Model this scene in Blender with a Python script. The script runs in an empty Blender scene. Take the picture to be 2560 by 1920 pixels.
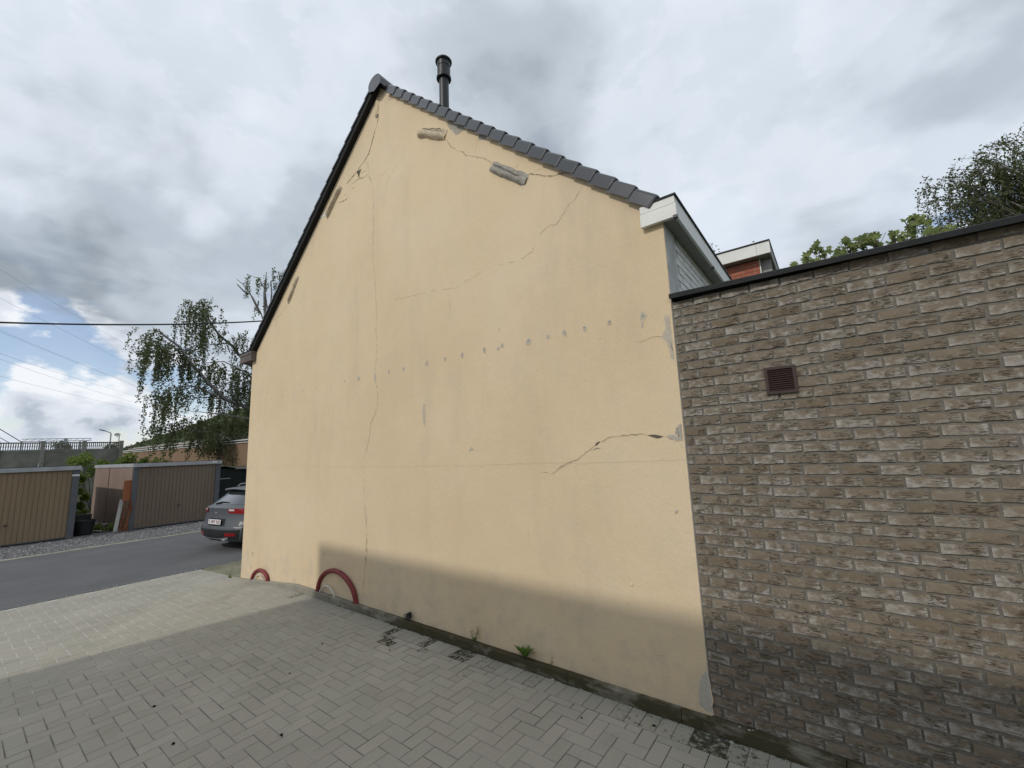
import bpy, math, random
import numpy as np
from mathutils import Vector, Matrix, Quaternion

# ------------------------------------------------------------------ camera, world, sun, exposure
SC = bpy.context.scene
COL = SC.collection
CZ = 2.065                       # eye height above the paving
YAW, PITCH, ROLL, FPX = math.radians(-36.9196), math.radians(8.7785), math.radians(-2.2090), 1056.17
def cam_axes():
    f = Vector((math.sin(YAW)*math.cos(PITCH), math.cos(YAW)*math.cos(PITCH), math.sin(PITCH)))
    r0 = Vector((math.cos(YAW), -math.sin(YAW), 0)); u0 = r0.cross(f)
    return (r0*math.cos(ROLL)+u0*math.sin(ROLL), -r0*math.sin(ROLL)+u0*math.cos(ROLL), f)
CR_, CU_, CF_ = cam_axes()
cam = bpy.data.cameras.new('camera'); cam_o = bpy.data.objects.new('camera', cam); COL.objects.link(cam_o)
cam.sensor_width = 36; cam.lens = FPX/2560*36; cam.clip_start = .05; cam.clip_end = 3000
M = Matrix((CR_, CU_, -CF_)).transposed().to_4x4(); M.translation = (0, 0, CZ)
cam_o.matrix_world = M
SC.camera = cam_o

SUN_EL = math.radians(35); SUN_H = Vector((.139, .990, 0)).normalized()
SUN_D = Vector((SUN_H.x*math.cos(SUN_EL), SUN_H.y*math.cos(SUN_EL), -math.sin(SUN_EL)))
sun = bpy.data.lights.new('sun', 'SUN'); sun.energy = 1.36; sun.angle = math.radians(1.15); sun.color = (1, .95, .87)
sun_o = bpy.data.objects.new('sun', sun); COL.objects.link(sun_o)
sun_o.rotation_euler = SUN_D.to_track_quat('-Z', 'Y').to_euler(); sun_o.location = (-2, -10, 14)

SC.view_settings.view_transform = 'Standard'; SC.view_settings.look = 'None'
SC.view_settings.exposure = 0.22; SC.view_settings.gamma = 1; SC.view_settings.use_curve_mapping = False
SC.cycles.max_bounces = 6

def sky_world():
    w = bpy.data.worlds.new('World'); SC.world = w; w.use_nodes = True
    t = w.node_tree; t.nodes.clear(); n = t.nodes.new; L = t.links.new
    out = n('ShaderNodeOutputWorld'); bg = n('ShaderNodeBackground'); L(bg.outputs[0], out.inputs[0])
    sky = n('ShaderNodeTexSky'); sky.sky_type = 'NISHITA'; sky.sun_disc = False
    sky.sun_elevation = SUN_EL; sky.sun_rotation = math.radians(188); sky.altitude = 50; sky.dust_density = .4; sky.ozone_density = 2.5
    bg.inputs['Strength'].default_value = .1
    tc = n('ShaderNodeTexCoord')
    sep = n('ShaderNodeSeparateXYZ'); L(tc.outputs['Generated'], sep.inputs[0])
    def math_(op, a, b=None, clamp=False):
        m = n('ShaderNodeMath'); m.operation = op; m.use_clamp = clamp
        for i, v in enumerate((a, b)):
            if v is None: continue
            if isinstance(v, (int, float)): m.inputs[i].default_value = v
            else: L(v, m.inputs[i])
        return m.outputs[0]
    zc = math_('MAXIMUM', sep.outputs[2], 0.0)
    den = math_('ADD', zc, .42)                                   # a cloud layer seen in perspective
    cx, cy = math_('DIVIDE', sep.outputs[0], den), math_('DIVIDE', sep.outputs[1], den)
    cmb = n('ShaderNodeCombineXYZ'); L(cx, cmb.inputs[0]); L(cy, cmb.inputs[1])
    def noise(src, scale, detail, rough, off, dist=0, sc=(1, 1, 1)):
        mp = n('ShaderNodeMapping'); mp.inputs['Location'].default_value = off; mp.inputs['Scale'].default_value = sc
        L(src, mp.inputs[0]); mp.label = 'off'
        z = n('ShaderNodeTexNoise'); z.inputs['Scale'].default_value = scale; z.inputs['Detail'].default_value = detail
        z.inputs['Roughness'].default_value = rough; z.inputs['Distortion'].default_value = dist
        L(mp.outputs[0], z.inputs['Vector']); return z.outputs[0]
    def ramp(v, stops):
        r = n('ShaderNodeValToRGB'); e = r.color_ramp.elements
        while len(e) < len(stops): e.new(.5)
        for k, (p, c) in enumerate(stops):
            e[k].position = p; e[k].color = c if len(c) == 4 else (*c, 1)
        r.color_ramp.interpolation = 'EASE'; L(v, r.inputs[0]); return r.outputs[0]
    # thickness of the cloud deck: thick parts are grey, thin parts are bright
    thick = math_('ADD', math_('MULTIPLY', noise(cmb.outputs[0], 1.25, 4, .5, SKY_OFF_A, .35), .80), math_('MULTIPLY', noise(cmb.outputs[0], 3.6, 6, .55, (3.1, 7.7, 0), .3), .2))
    deck = ramp(thick, [(.41, (.635, .69, .755)), (.48, (.575, .63, .695)), (.54, (.42, .47, .525)), (.62, (.225, .265, .31))])
    # gaps of blue low down, where the deck breaks up into cumulus
    dirv = tc.outputs['Generated']
    gap = noise(dirv, 3.4, 6, .5, SKY_OFF_B, .2, (1, 1, 2.2))
    elev = math_('MULTIPLY', sep.outputs[2], .9)
    cover = math_('ADD', gap, elev)
    covr = ramp(cover, [(.66, (0, 0, 0)), (.78, (.92, .92, .92))])
    # low cumulus, bright with grey undersides, in front of the blue
    cum = noise(dirv, 6., 8, .55, SKY_OFF_C, .12, (1, 1, 1.7))
    above = noise(dirv, 6., 5, .5, (SKY_OFF_C[0], SKY_OFF_C[1], SKY_OFF_C[2]+.075), .12, (1, 1, 1.7))   # cloud overhead shades the base
    cumc = ramp(above, [(.44, (.73, .755, .79)), (.52, (.58, .62, .68)), (.60, (.36, .41, .48))])
    cumf = ramp(cum, [(.44, (.1, .1, .1)), (.51, (1, 1, 1))])
    mixs = n('ShaderNodeMix'); mixs.data_type = 'RGBA'
    sk = n('ShaderNodeMix'); sk.data_type = 'RGBA'; sk.blend_type = 'MULTIPLY'; sk.inputs[0].default_value = 1
    L(sky.outputs[0], sk.inputs[6]); sk.inputs[7].default_value = (.135, .12, .115, 1)
    L(cumf, mixs.inputs[0]); L(sk.outputs[2], mixs.inputs[6]); L(cumc, mixs.inputs[7])
    mix2 = n('ShaderNodeMix'); mix2.data_type = 'RGBA'
    hz = n('ShaderNodeMix'); hz.data_type = 'RGBA'; L(ramp(sep.outputs[2], [(0., (.85, .85, .85)), (.075, (0, 0, 0))]), hz.inputs[0])   # pale air at the skyline
    L(mixs.outputs[2], hz.inputs[6]); hz.inputs[7].default_value = (.56, .62, .70, 1)
    L(covr, mix2.inputs[0]); L(hz.outputs[2], mix2.inputs[6]); L(deck, mix2.inputs[7])
    sc = n('ShaderNodeMix'); sc.data_type = 'RGBA'; sc.blend_type = 'MULTIPLY'; sc.inputs[0].default_value = 1
    L(mix2.outputs[2], sc.inputs[6]); sc.inputs[7].default_value = (SKY_GAIN*10,)*3+(1,)
    L(sc.outputs[2], bg.inputs[0])
SKY_OFF_A = (-9.152, 10.715, 0); SKY_OFF_B = (-24.824, -7.658, -21.402); SKY_OFF_C = (2.441, 8.032, 11.96); SKY_GAIN = 1.07
sky_world()

# ------------------------------------------------------------------ helpers
RND = random.Random(11)
def U(a, b): return RND.uniform(a, b)
class MB:
    def __init__(s): s.v = []; s.f = []; s.at = []
    def add(s, vs, fs, at=None):
        o = len(s.v); s.v += [tuple(p) for p in vs]; s.f += [tuple(i+o for i in f) for f in fs]
        s.at += [at or (0, 0, 0)]*len(vs); return s
    def box(s, x0, x1, y0, y1, z0, z1, at=None):
        return s.add([(x0,y0,z0),(x1,y0,z0),(x1,y1,z0),(x0,y1,z0),(x0,y0,z1),(x1,y0,z1),(x1,y1,z1),(x0,y1,z1)],
                     [(0,3,2,1),(4,5,6,7),(0,1,5,4),(1,2,6,5),(2,3,7,6),(3,0,4,7)], at)
    def bbox(s, x0, x1, y0, y1, z0, z1, b=.004, at=None):           # box with a chamfered top
        return s.add([(x0,y0,z0),(x1,y0,z0),(x1,y1,z0),(x0,y1,z0),
                      (x0,y0,z1-b),(x1,y0,z1-b),(x1,y1,z1-b),(x0,y1,z1-b),
                      (x0+b,y0+b,z1),(x1-b,y0+b,z1),(x1-b,y1-b,z1),(x0+b,y1-b,z1)],
                     [(0,1,5,4),(1,2,6,5),(2,3,7,6),(3,0,4,7),(4,5,9,8),(5,6,10,9),(6,7,11,10),(7,4,8,11),(8,9,10,11)], at)
    def beam(s, a, b, w, h, up=(0,0,1)):                            # rectangular bar from a to b
        a, b = Vector(a), Vector(b); d = (b-a).normalized(); u = Vector(up)
        r = d.cross(u)
        if r.length < 1e-4: r = d.cross(Vector((0,1,0)))
        r.normalize(); u = r.cross(d)
        P = [p+r*(sx*w/2)+u*(sy*h/2) for p in (a, b) for sx, sy in ((-1,-1),(1,-1),(1,1),(-1,1))]
        return s.add(P, [(0,3,2,1),(4,5,6,7),(0,1,5,4),(1,2,6,5),(2,3,7,6),(3,0,4,7)])
    def tube(s, pts, r, n=8, cap=True):
        P = [Vector(p) for p in pts]; k = len(P); rr = r if isinstance(r, (list, tuple)) else [r]*k
        t0 = (P[1]-P[0]).normalized(); a = t0.orthogonal().normalized(); vs = []
        for i in range(k):
            t = (P[min(i+1,k-1)]-P[max(i-1,0)]).normalized()
            a = (a-t*a.dot(t)); a = a.normalized() if a.length > 1e-5 else t.orthogonal().normalized(); b = t.cross(a)
            vs += [P[i]+(a*math.cos(j*2*math.pi/n)+b*math.sin(j*2*math.pi/n))*rr[i] for j in range(n)]
        fs = [(i*n+j, i*n+(j+1)%n, (i+1)*n+(j+1)%n, (i+1)*n+j) for i in range(k-1) for j in range(n)]
        if cap: fs += [tuple(range(n-1,-1,-1)), tuple((k-1)*n+j for j in range(n))]
        return s.add(vs, fs)
    def lathe(s, c, prof, n=20):                                    # profile (r, z) about the vertical axis through c
        vs = [(c[0]+r*math.cos(j*2*math.pi/n), c[1]+r*math.sin(j*2*math.pi/n), c[2]+z) for r, z in prof for j in range(n)]
        k = len(prof)
        fs = [(i*n+j, i*n+(j+1)%n, (i+1)*n+(j+1)%n, (i+1)*n+j) for i in range(k-1) for j in range(n)]
        fs += [tuple(range(n-1,-1,-1)), tuple((k-1)*n+j for j in range(n))]
        return s.add(vs, fs)
    def prism(s, pts, y0, y1):                                      # outline in x,z pushed from y0 (front) to y1
        n = len(pts); a = sum(pts[i][0]*pts[(i+1)%n][1]-pts[(i+1)%n][0]*pts[i][1] for i in range(n))
        if a < 0: pts = pts[::-1]
        vs = [(x,y0,z) for x,z in pts]+[(x,y1,z) for x,z in pts]
        return s.add(vs, [tuple(range(n)), tuple(range(2*n-1,n-1,-1))]+[(i, i+n, (i+1)%n+n, (i+1)%n) for i in range(n)])
    def build(s, name, mat, parent=None, smooth=False, attr=False):
        me = bpy.data.meshes.new(name); me.from_pydata(s.v, [], s.f); me.update()
        if mat: me.materials.append(mat)
        if attr:
            A = me.attributes.new('pc', 'FLOAT_VECTOR', 'POINT')
            A.data.foreach_set('vector', np.array(s.at, dtype=np.float32).ravel())
        if smooth: me.polygons.foreach_set('use_smooth', [True]*len(me.polygons))
        return link(name, me, parent)
def link(name, data, parent=None):
    o = bpy.data.objects.new(name, data); COL.objects.link(o)
    if parent: o.parent = parent
    return o
def empty(name, loc=(0,0,0)):
    o = bpy.data.objects.new(name, None); COL.objects.link(o); o.location = (0,0,0); o.empty_display_size = .2
    return o
def tag(o, label=None, cat=None, group=None, kind=None):
    if label: o['label'] = label
    if cat: o['category'] = cat
    if group: o['group'] = group
    if kind: o['kind'] = kind
    return o
def autosmooth(o, ang=40):
    me = o.data; me.polygons.foreach_set('use_smooth', [True]*len(me.polygons))
    try: me.set_sharp_from_angle(angle=math.radians(ang))
    except Exception: pass
    return o
def project(p):
    w = Vector(p)-Vector((0,0,CZ)); d = w.dot(CF_)
    if d < .05: return None
    return 1280+FPX*w.dot(CR_)/d, 960-FPX*w.dot(CU_)/d
def area_px(quad):
    q = [project(p) for p in quad]
    if None in q: return 0
    if not any(0 < x < 2560 and 0 < y < 1920 for x, y in q): return 0
    return abs(sum(q[i][0]*q[(i+1)%4][1]-q[(i+1)%4][0]*q[i][1] for i in range(4)))/2

# ------------------------------------------------------------------ materials
class NM:
    def __init__(s, name, rough=.8, color=(.5,.5,.5), spec=.3, metal=0):
        s.m = bpy.data.materials.new(name); s.m.use_nodes = True; s.t = s.m.node_tree
        s.b = s.t.nodes['Principled BSDF']; s.b.inputs['Roughness'].default_value = rough
        s.b.inputs['Base Color'].default_value = (*color, 1); s.b.inputs['Metallic'].default_value = metal
        s.b.inputs['Specular IOR Level'].default_value = spec
        s._pos = None
    def n(s, k): return s.t.nodes.new(k)
    def L(s, a, b): s.t.links.new(a, b)
    def pos(s):
        if not s._pos: s._pos = s.n('ShaderNodeNewGeometry').outputs['Position']
        return s._pos
    def obj(s): return s.n('ShaderNodeTexCoord').outputs['Object']
    def map(s, v, scale=(1,1,1), rot=(0,0,0), loc=(0,0,0)):
        m = s.n('ShaderNodeMapping'); m.inputs['Scale'].default_value = scale; m.inputs['Rotation'].default_value = rot
        m.inputs['Location'].default_value = loc; s.L(v, m.inputs[0]); return m.outputs[0]
    def noise(s, scale=5, detail=4, rough=.55, v=None, dist=0):
        z = s.n('ShaderNodeTexNoise'); z.inputs['Scale'].default_value = scale; z.inputs['Detail'].default_value = detail
        z.inputs['Roughness'].default_value = rough; z.inputs['Distortion'].default_value = dist
        s.L(v if v is not None else s.pos(), z.inputs['Vector']); return z.outputs[0]
    def ramp(s, v, stops):
        r = s.n('ShaderNodeValToRGB'); e = r.color_ramp.elements
        while len(e) < len(stops): e.new(.5)
        for k, (p, c) in enumerate(stops):
            e[k].position = p; e[k].color = (c, c, c, 1) if isinstance(c, (int, float)) else (*c, 1)
        s.L(v, r.inputs[0]); return r.outputs[0]
    def mix(s, f, a, b, mode='MIX'):
        m = s.n('ShaderNodeMix'); m.data_type = 'RGBA'; m.blend_type = mode
        for i, v in ((0, f), (6, a), (7, b)):
            if isinstance(v, (int, float)): m.inputs[i].default_value = v if i == 0 else (v, v, v, 1)
            elif isinstance(v, tuple): m.inputs[i].default_value = (*v, 1)
            else: s.L(v, m.inputs[i])
        return m.outputs[2]
    def math(s, op, a, b=0., clamp=False):
        m = s.n('ShaderNodeMath'); m.operation = op; m.use_clamp = clamp
        for i, v in ((0, a), (1, b)):
            if isinstance(v, (int, float)): m.inputs[i].default_value = v
            else: s.L(v, m.inputs[i])
        return m.outputs[0]
    def attr(s, name='pc'):
        a = s.n('ShaderNodeAttribute'); a.attribute_name = name
        x = s.n('ShaderNodeSeparateXYZ'); s.L(a.outputs['Vector'], x.inputs[0]); return x.outputs
    def rand(s): return s.n('ShaderNodeObjectInfo').outputs['Random']
    def sepx(s, v=None):
        x = s.n('ShaderNodeSeparateXYZ'); s.L(v if v is not None else s.pos(), x.inputs[0]); return x.outputs
    def color(s, c): s.L(c, s.b.inputs['Base Color']); return s
    def rough(s, r): s.L(r, s.b.inputs['Roughness']); return s
    def bump(s, h, strength=.4, dist=.01, prev=None):
        b = s.n('ShaderNodeBump'); b.inputs['Strength'].default_value = strength; b.inputs['Distance'].default_value = dist
        s.L(h, b.inputs['Height'])
        if prev is not None: s.L(prev, b.inputs['Normal'])
        s.L(b.outputs[0], s.b.inputs['Normal']); return b.outputs[0]

def m_plain(name, c, rough=.7, spec=.3, metal=0, var=.12, scale=6, bump=0, bscale=60):
    m = NM(name, rough, c, spec, metal)
    z = m.noise(scale, 5)
    m.color(m.mix(m.ramp(z, [(.3, 0.), (.7, 1.)]), tuple(x*(1-var) for x in c), tuple(min(1, x*(1+var)) for x in c)))
    if bump: m.bump(m.noise(bscale, 4), bump, .004)
    return m.m
def m_stucco():
    m = NM('cream_render', .92, spec=.15)
    a = m.ramp(m.noise(.55, 6, .6), [(.32, (.665,.522,.343)), (.5, (.70,.556,.372)), (.68, (.72,.585,.41))])
    st = m.ramp(m.noise(1.0, 6, .62, m.map(m.pos(), (2.2, 1, .55))), [(.54, 0.), (.74, 1.)])       # rain streaks
    a = m.mix(m.math('MULTIPLY', st, .42), a, (.55,.45,.325))
    bl = m.ramp(m.noise(3.2, 7, .65), [(.52, 0.), (.72, 1.)])
    a = m.mix(m.math('MULTIPLY', bl, .3), a, (.58,.50,.395))
    gr = m.ramp(m.noise(5.5, 7, .7, m.map(m.pos(), (3.5, 1, .5))), [(.62, 0.), (.74, 1.)])
    a = m.mix(m.math('MULTIPLY', gr, .3), a, (.50,.44,.36))
    zz = m.sepx()[2]; zr = m.n('ShaderNodeMapRange'); m.L(zz, zr.inputs[0]); zr.inputs[1].default_value = .1; zr.inputs[2].default_value = 1.1; zr.inputs[3].default_value = .14; zr.inputs[4].default_value = -.12
    sd = m.ramp(m.math('ADD', m.noise(4.2, 7, .68), zr.outputs[0]), [(.56, 0.), (.76, 1.)])                  # splashed dirt
    a = m.mix(m.math('MULTIPLY', sd, .4), a, (.45,.405,.335))
    sp = m.ramp(m.noise(170, 2, .5), [(.35, .93), (.65, 1.04)])
    a = m.mix(1., a, sp, 'MULTIPLY')
    m.color(a)
    h = m.math('ADD', m.math('MULTIPLY', m.noise(90, 5, .62), .5), m.math('MULTIPLY', m.noise(26, 4, .55), .6))
    p = m.bump(h, .6, .006)
    m.bump(m.noise(2.1, 4, .5), .35, .03, p)
    return m.m
def m_brick(name, c1, c2, bloom, crease=True, bloomc=(.43,.41,.385)):
    m = NM(name, .9, spec=.2)
    x = m.attr()
    a = m.mix(x[0], c1, c2)
    a = m.mix(m.math('MULTIPLY', m.ramp(m.noise(38, 5, .6), [(.35, 0.), (.7, 1.)]), .45), a, tuple(k*.8 for k in c1))
    if bloom:
        fr = m.math('FRACT', m.math('MULTIPLY', x[0], 7.31))
        eu = m.math('MULTIPLY', m.math('POWER', m.math('ABSOLUTE', m.math('SUBTRACT', m.math('MULTIPLY', x[2], 2.), 1.)), 6.), .12)
        ev = m.math('MULTIPLY', m.math('POWER', m.math('SUBTRACT', 1., x[1]), 2.), .13)
        s = m.math('ADD', m.math('ADD', m.noise(21, 6, .7, m.map(m.pos(), (1,1,1.5))), m.math('MULTIPLY', fr, .19)), m.math('ADD', eu, ev))
        a = m.mix(m.math('MULTIPLY', m.ramp(s, [(.64, 0.), (.92, 1.)]), bloom), a, bloomc)
    if crease:
        v = m.map(m.pos(), (9, 1, 62), (0, math.radians(14), 0))
        z = m.noise(1, 3, .55, v, .9)
        line = m.ramp(m.math('ABSOLUTE', m.math('SUBTRACT', z, .5)), [(.0, 1.), (.03, 0.)])
        msk = m.ramp(m.math('ADD', m.noise(9, 2), m.math('MULTIPLY', m.math('SUBTRACT', x[2], .45), .34)), [(.50, 0.), (.60, 1.)])
        k = m.math('MULTIPLY', line, msk)
        a = m.mix(m.math('MULTIPLY', k, .72), a, (.035,.03,.026))  # crease shade put into the colour as dark lines
        hh = m.math('SUBTRACT', m.math('MULTIPLY', m.noise(45, 5, .6), .6), k)
        hh = m.math('ADD', hh, m.math('MULTIPLY', m.math('MULTIPLY', z, msk), 1.2))
        m.bump(hh, .75, .009)
    else:
        m.bump(m.noise(70, 4), .4, .004)
    m.color(a); return m.m
def m_stain(name, c, var=.16, edge=.55, nz=26, k=.85):
    m = NM(name, .94, spec=.12)
    x = m.attr()
    base = m.ramp(m.noise(.55, 6, .6), [(.32, (.665,.522,.343)), (.5, (.70,.556,.372)), (.68, (.72,.585,.41))])
    f = m.ramp(m.math('ADD', x[0], m.math('MULTIPLY', m.math('SUBTRACT', m.noise(nz, 6, .68), .5), 1.3)), [(.12, 0.), (.12+edge, k)])
    g = m.mix(m.ramp(m.noise(45, 5), [(.3, 0.), (.7, 1.)]), tuple(q*(1-var) for q in c), tuple(q*(1+var) for q in c))
    m.color(m.mix(f, base, g)); m.bump(m.noise(90, 5, .62), .4, .005); return m.m
def m_paver():
    m = NM('concrete_paver', .92, spec=.15)
    x = m.attr()
    a = m.mix(x[0], (.325,.308,.268), (.40,.38,.33))
    tint = m.mix(m.math('FRACT', m.math('MULTIPLY', x[0], 5.7)), (.93,1.0,.95), (1.03,.985,1.0))
    a = m.mix(.8, a, m.mix(1., a, tint, 'MULTIPLY'))
    a = m.mix(.5, a, m.ramp(m.noise(1.1, 5, .6), [(.3, (.30,.283,.243)), (.5, (.35,.333,.29)), (.7, (.415,.395,.35))]))
    a = m.mix(1., a, m.ramp(m.noise(260, 3, .7), [(.3, .8), (.7, 1.18)]), 'MULTIPLY')
    dk = m.ramp(m.noise(3.4, 7, .7), [(.55, 0.), (.72, 1.)])
    a = m.mix(m.math('MULTIPLY', dk, .3), a, (.21,.195,.16))
    a = m.mix(m.math('MULTIPLY', x[1], .55), a, (.20,.19,.13))
    mo = m.ramp(m.math('ADD', m.noise(21, 6, .68), m.math('MULTIPLY', m.math('SUBTRACT', x[1], .5), .62)), [(.46, 0.), (.58, 1.)])
    a = m.mix(mo, a, m.mix(m.noise(60, 3), (.03,.031,.02), (.075,.075,.05)))
    m.color(a); m.bump(m.noise(240, 4, .65), .35, .003); return m.m
def m_joint():
    m = NM('joint_sand', .95, spec=.1)
    x = m.sepx()
    pale = m.ramp(x[0], [(0., 0.), (1., 1.)])
    mr = m.n('ShaderNodeMapRange'); m.L(x[0], mr.inputs[0]); mr.inputs[1].default_value = -5; mr.inputs[2].default_value = -7.6
    mr.inputs[3].default_value = 0; mr.inputs[4].default_value = .3
    z = m.math('ADD', m.noise(2.6, 4, .6), mr.outputs[0])
    mk = m.n('ShaderNodeMapRange'); m.L(x[1], mk.inputs[0]); mk.inputs[1].default_value = 2.6; mk.inputs[2].default_value = 3.4; mk.inputs[3].default_value = 0; mk.inputs[4].default_value = .2
    z = m.math('SUBTRACT', z, mk.outputs[0])
    m.color(m.ramp(z, [(.28, (.05,.05,.03)), (.46, (.15,.142,.115)), (.60, (.24,.227,.19)), (.74, (.55,.53,.48))]))
    m.bump(m.noise(300, 3), .5, .003); return m.m
def m_asphalt():
    m = NM('asphalt', .88, spec=.25)
    a = m.ramp(m.noise(.8, 6, .6), [(.3, (.105,.106,.109)), (.7, (.135,.135,.137))])
    tr = m.ramp(m.noise(1.0, 4, .5, m.map(m.pos(), (1.6, .12, 1))), [(.45, 0.), (.7, 1.)])
    a = m.mix(m.math('MULTIPLY', tr, .3), a, (.085,.085,.088))
    a = m.mix(1., a, m.ramp(m.noise(90, 3, .7), [(.3, .72), (.7, 1.3)]), 'MULTIPLY')
    m.color(a); m.bump(m.noise(120, 3), .6, .006); return m.m
def m_leaf(name, c1, c2, trans=.25, rough=.6):
    m = NM(name, rough, spec=.3)
    x = m.attr()
    m.color(m.mix(x[0], c1, c2))
    tr = m.n('ShaderNodeBsdfTranslucent'); m.L(m.mix(x[0], tuple(k*1.3 for k in c1), tuple(k*1.5 for k in c2)), tr.inputs[0])
    ms = m.n('ShaderNodeMixShader'); ms.inputs[0].default_value = trans
    m.L(m.b.outputs[0], ms.inputs[1]); m.L(tr.outputs[0], ms.inputs[2])
    m.L(ms.outputs[0], m.t.nodes['Material Output'].inputs[0]); return m.m
def m_bark():
    m = NM('birch_bark', .85)
    z = m.noise(3, 4, .6, m.map(m.pos(), (3, 3, 9)))
    m.color(m.ramp(z, [(.35, (.035,.03,.026)), (.5, (.16,.15,.14)), (.65, (.34,.33,.31))])); return m.m

MT = dict(
 stucco=m_stucco(),
 crack=m_plain('crack_shadow', (.12,.098,.07), .95, .05, var=.3, scale=30),
 hairline=m_plain('hairline_crack', (.27,.205,.135), .95, .05, var=.35, scale=20),
 mortar=m_plain('bare_mortar', (.33,.31,.27), .95, .1, var=.25, scale=22, bump=.7, bscale=70),
 grey_spot=m_stain('grey_filler', (.39,.375,.345), k=.68),
 faint=m_stain('faint_stain', (.50,.455,.37), .08, .8, 12, .6),
 mortar_patch=m_stain('bare_mortar_patch', (.36,.335,.285), .25, .35, 30, .95),
 filler_patch=m_stain('smooth_filler_patch', (.43,.405,.355), .1, .3, 22, .92),
 smooth_filler=m_plain('smooth_filler', (.42,.40,.36), .85, .2, var=.1, scale=12, bump=.3),
 white_chip=m_plain('white_chip', (.66,.64,.6), .9, .1),
 beam_mortar=m_plain('beam_end_mortar', (.50,.42,.30), .95, .1, var=.16, scale=18, bump=.8, bscale=45),
 hollow=m_plain('hollow_behind_render', (.13,.115,.085), .95, .05, var=.4, scale=25, bump=.8),
 tile=None,
 black=m_plain('black_plastic', (.018,.019,.02), .42, .4, var=.2),
 verge_shade_strip=m_plain('black_verge_shade', (.012,.012,.012), .7, .2),  # stands for the shade under the verge overhang
 white_pvc=m_plain('white_pvc', (.70,.70,.66), .45, .4, var=.06, scale=5),
 soffit=m_plain('grey_soffit', (.30,.30,.28), .7, .2, var=.1),
 brown_wood=m_plain('brown_fascia', (.12,.10,.09), .7, .2, var=.2),
 brick=m_brick('grey_brown_brick', (.176,.140,.100), (.228,.189,.143), .8),
 brick_mortar=m_plain('grey_brick_mortar', (.178,.163,.138), .95, .1, var=.15, scale=30, bump=.8, bscale=120),
 red_brick=m_brick('red_brick', (.36,.115,.075), (.46,.17,.11), .0, crease=False),
 red_mortar=m_plain('pale_mortar', (.45,.36,.29), .95, .1, var=.1),
 white_brick=m_brick('white_painted_brick', (.68,.68,.65), (.76,.76,.73), .0, crease=False),
 white_mortar=m_plain('grimy_white_mortar', (.46,.46,.44), .95, .1, var=.2),
 coping=m_plain('black_coping', (.010,.011,.012), .6, .25, var=.3, scale=8, bump=.4, bscale=30),
 vent=m_plain('brown_vent_plastic', (.045,.028,.024), .4, .4, var=.1),
 hole=m_plain('dark_void', (.008,.008,.008), .9, .05),
 paver=m_paver(), joint=m_joint(), asphalt=m_asphalt(),
 kerb=None, gravel=None,
)
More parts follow.
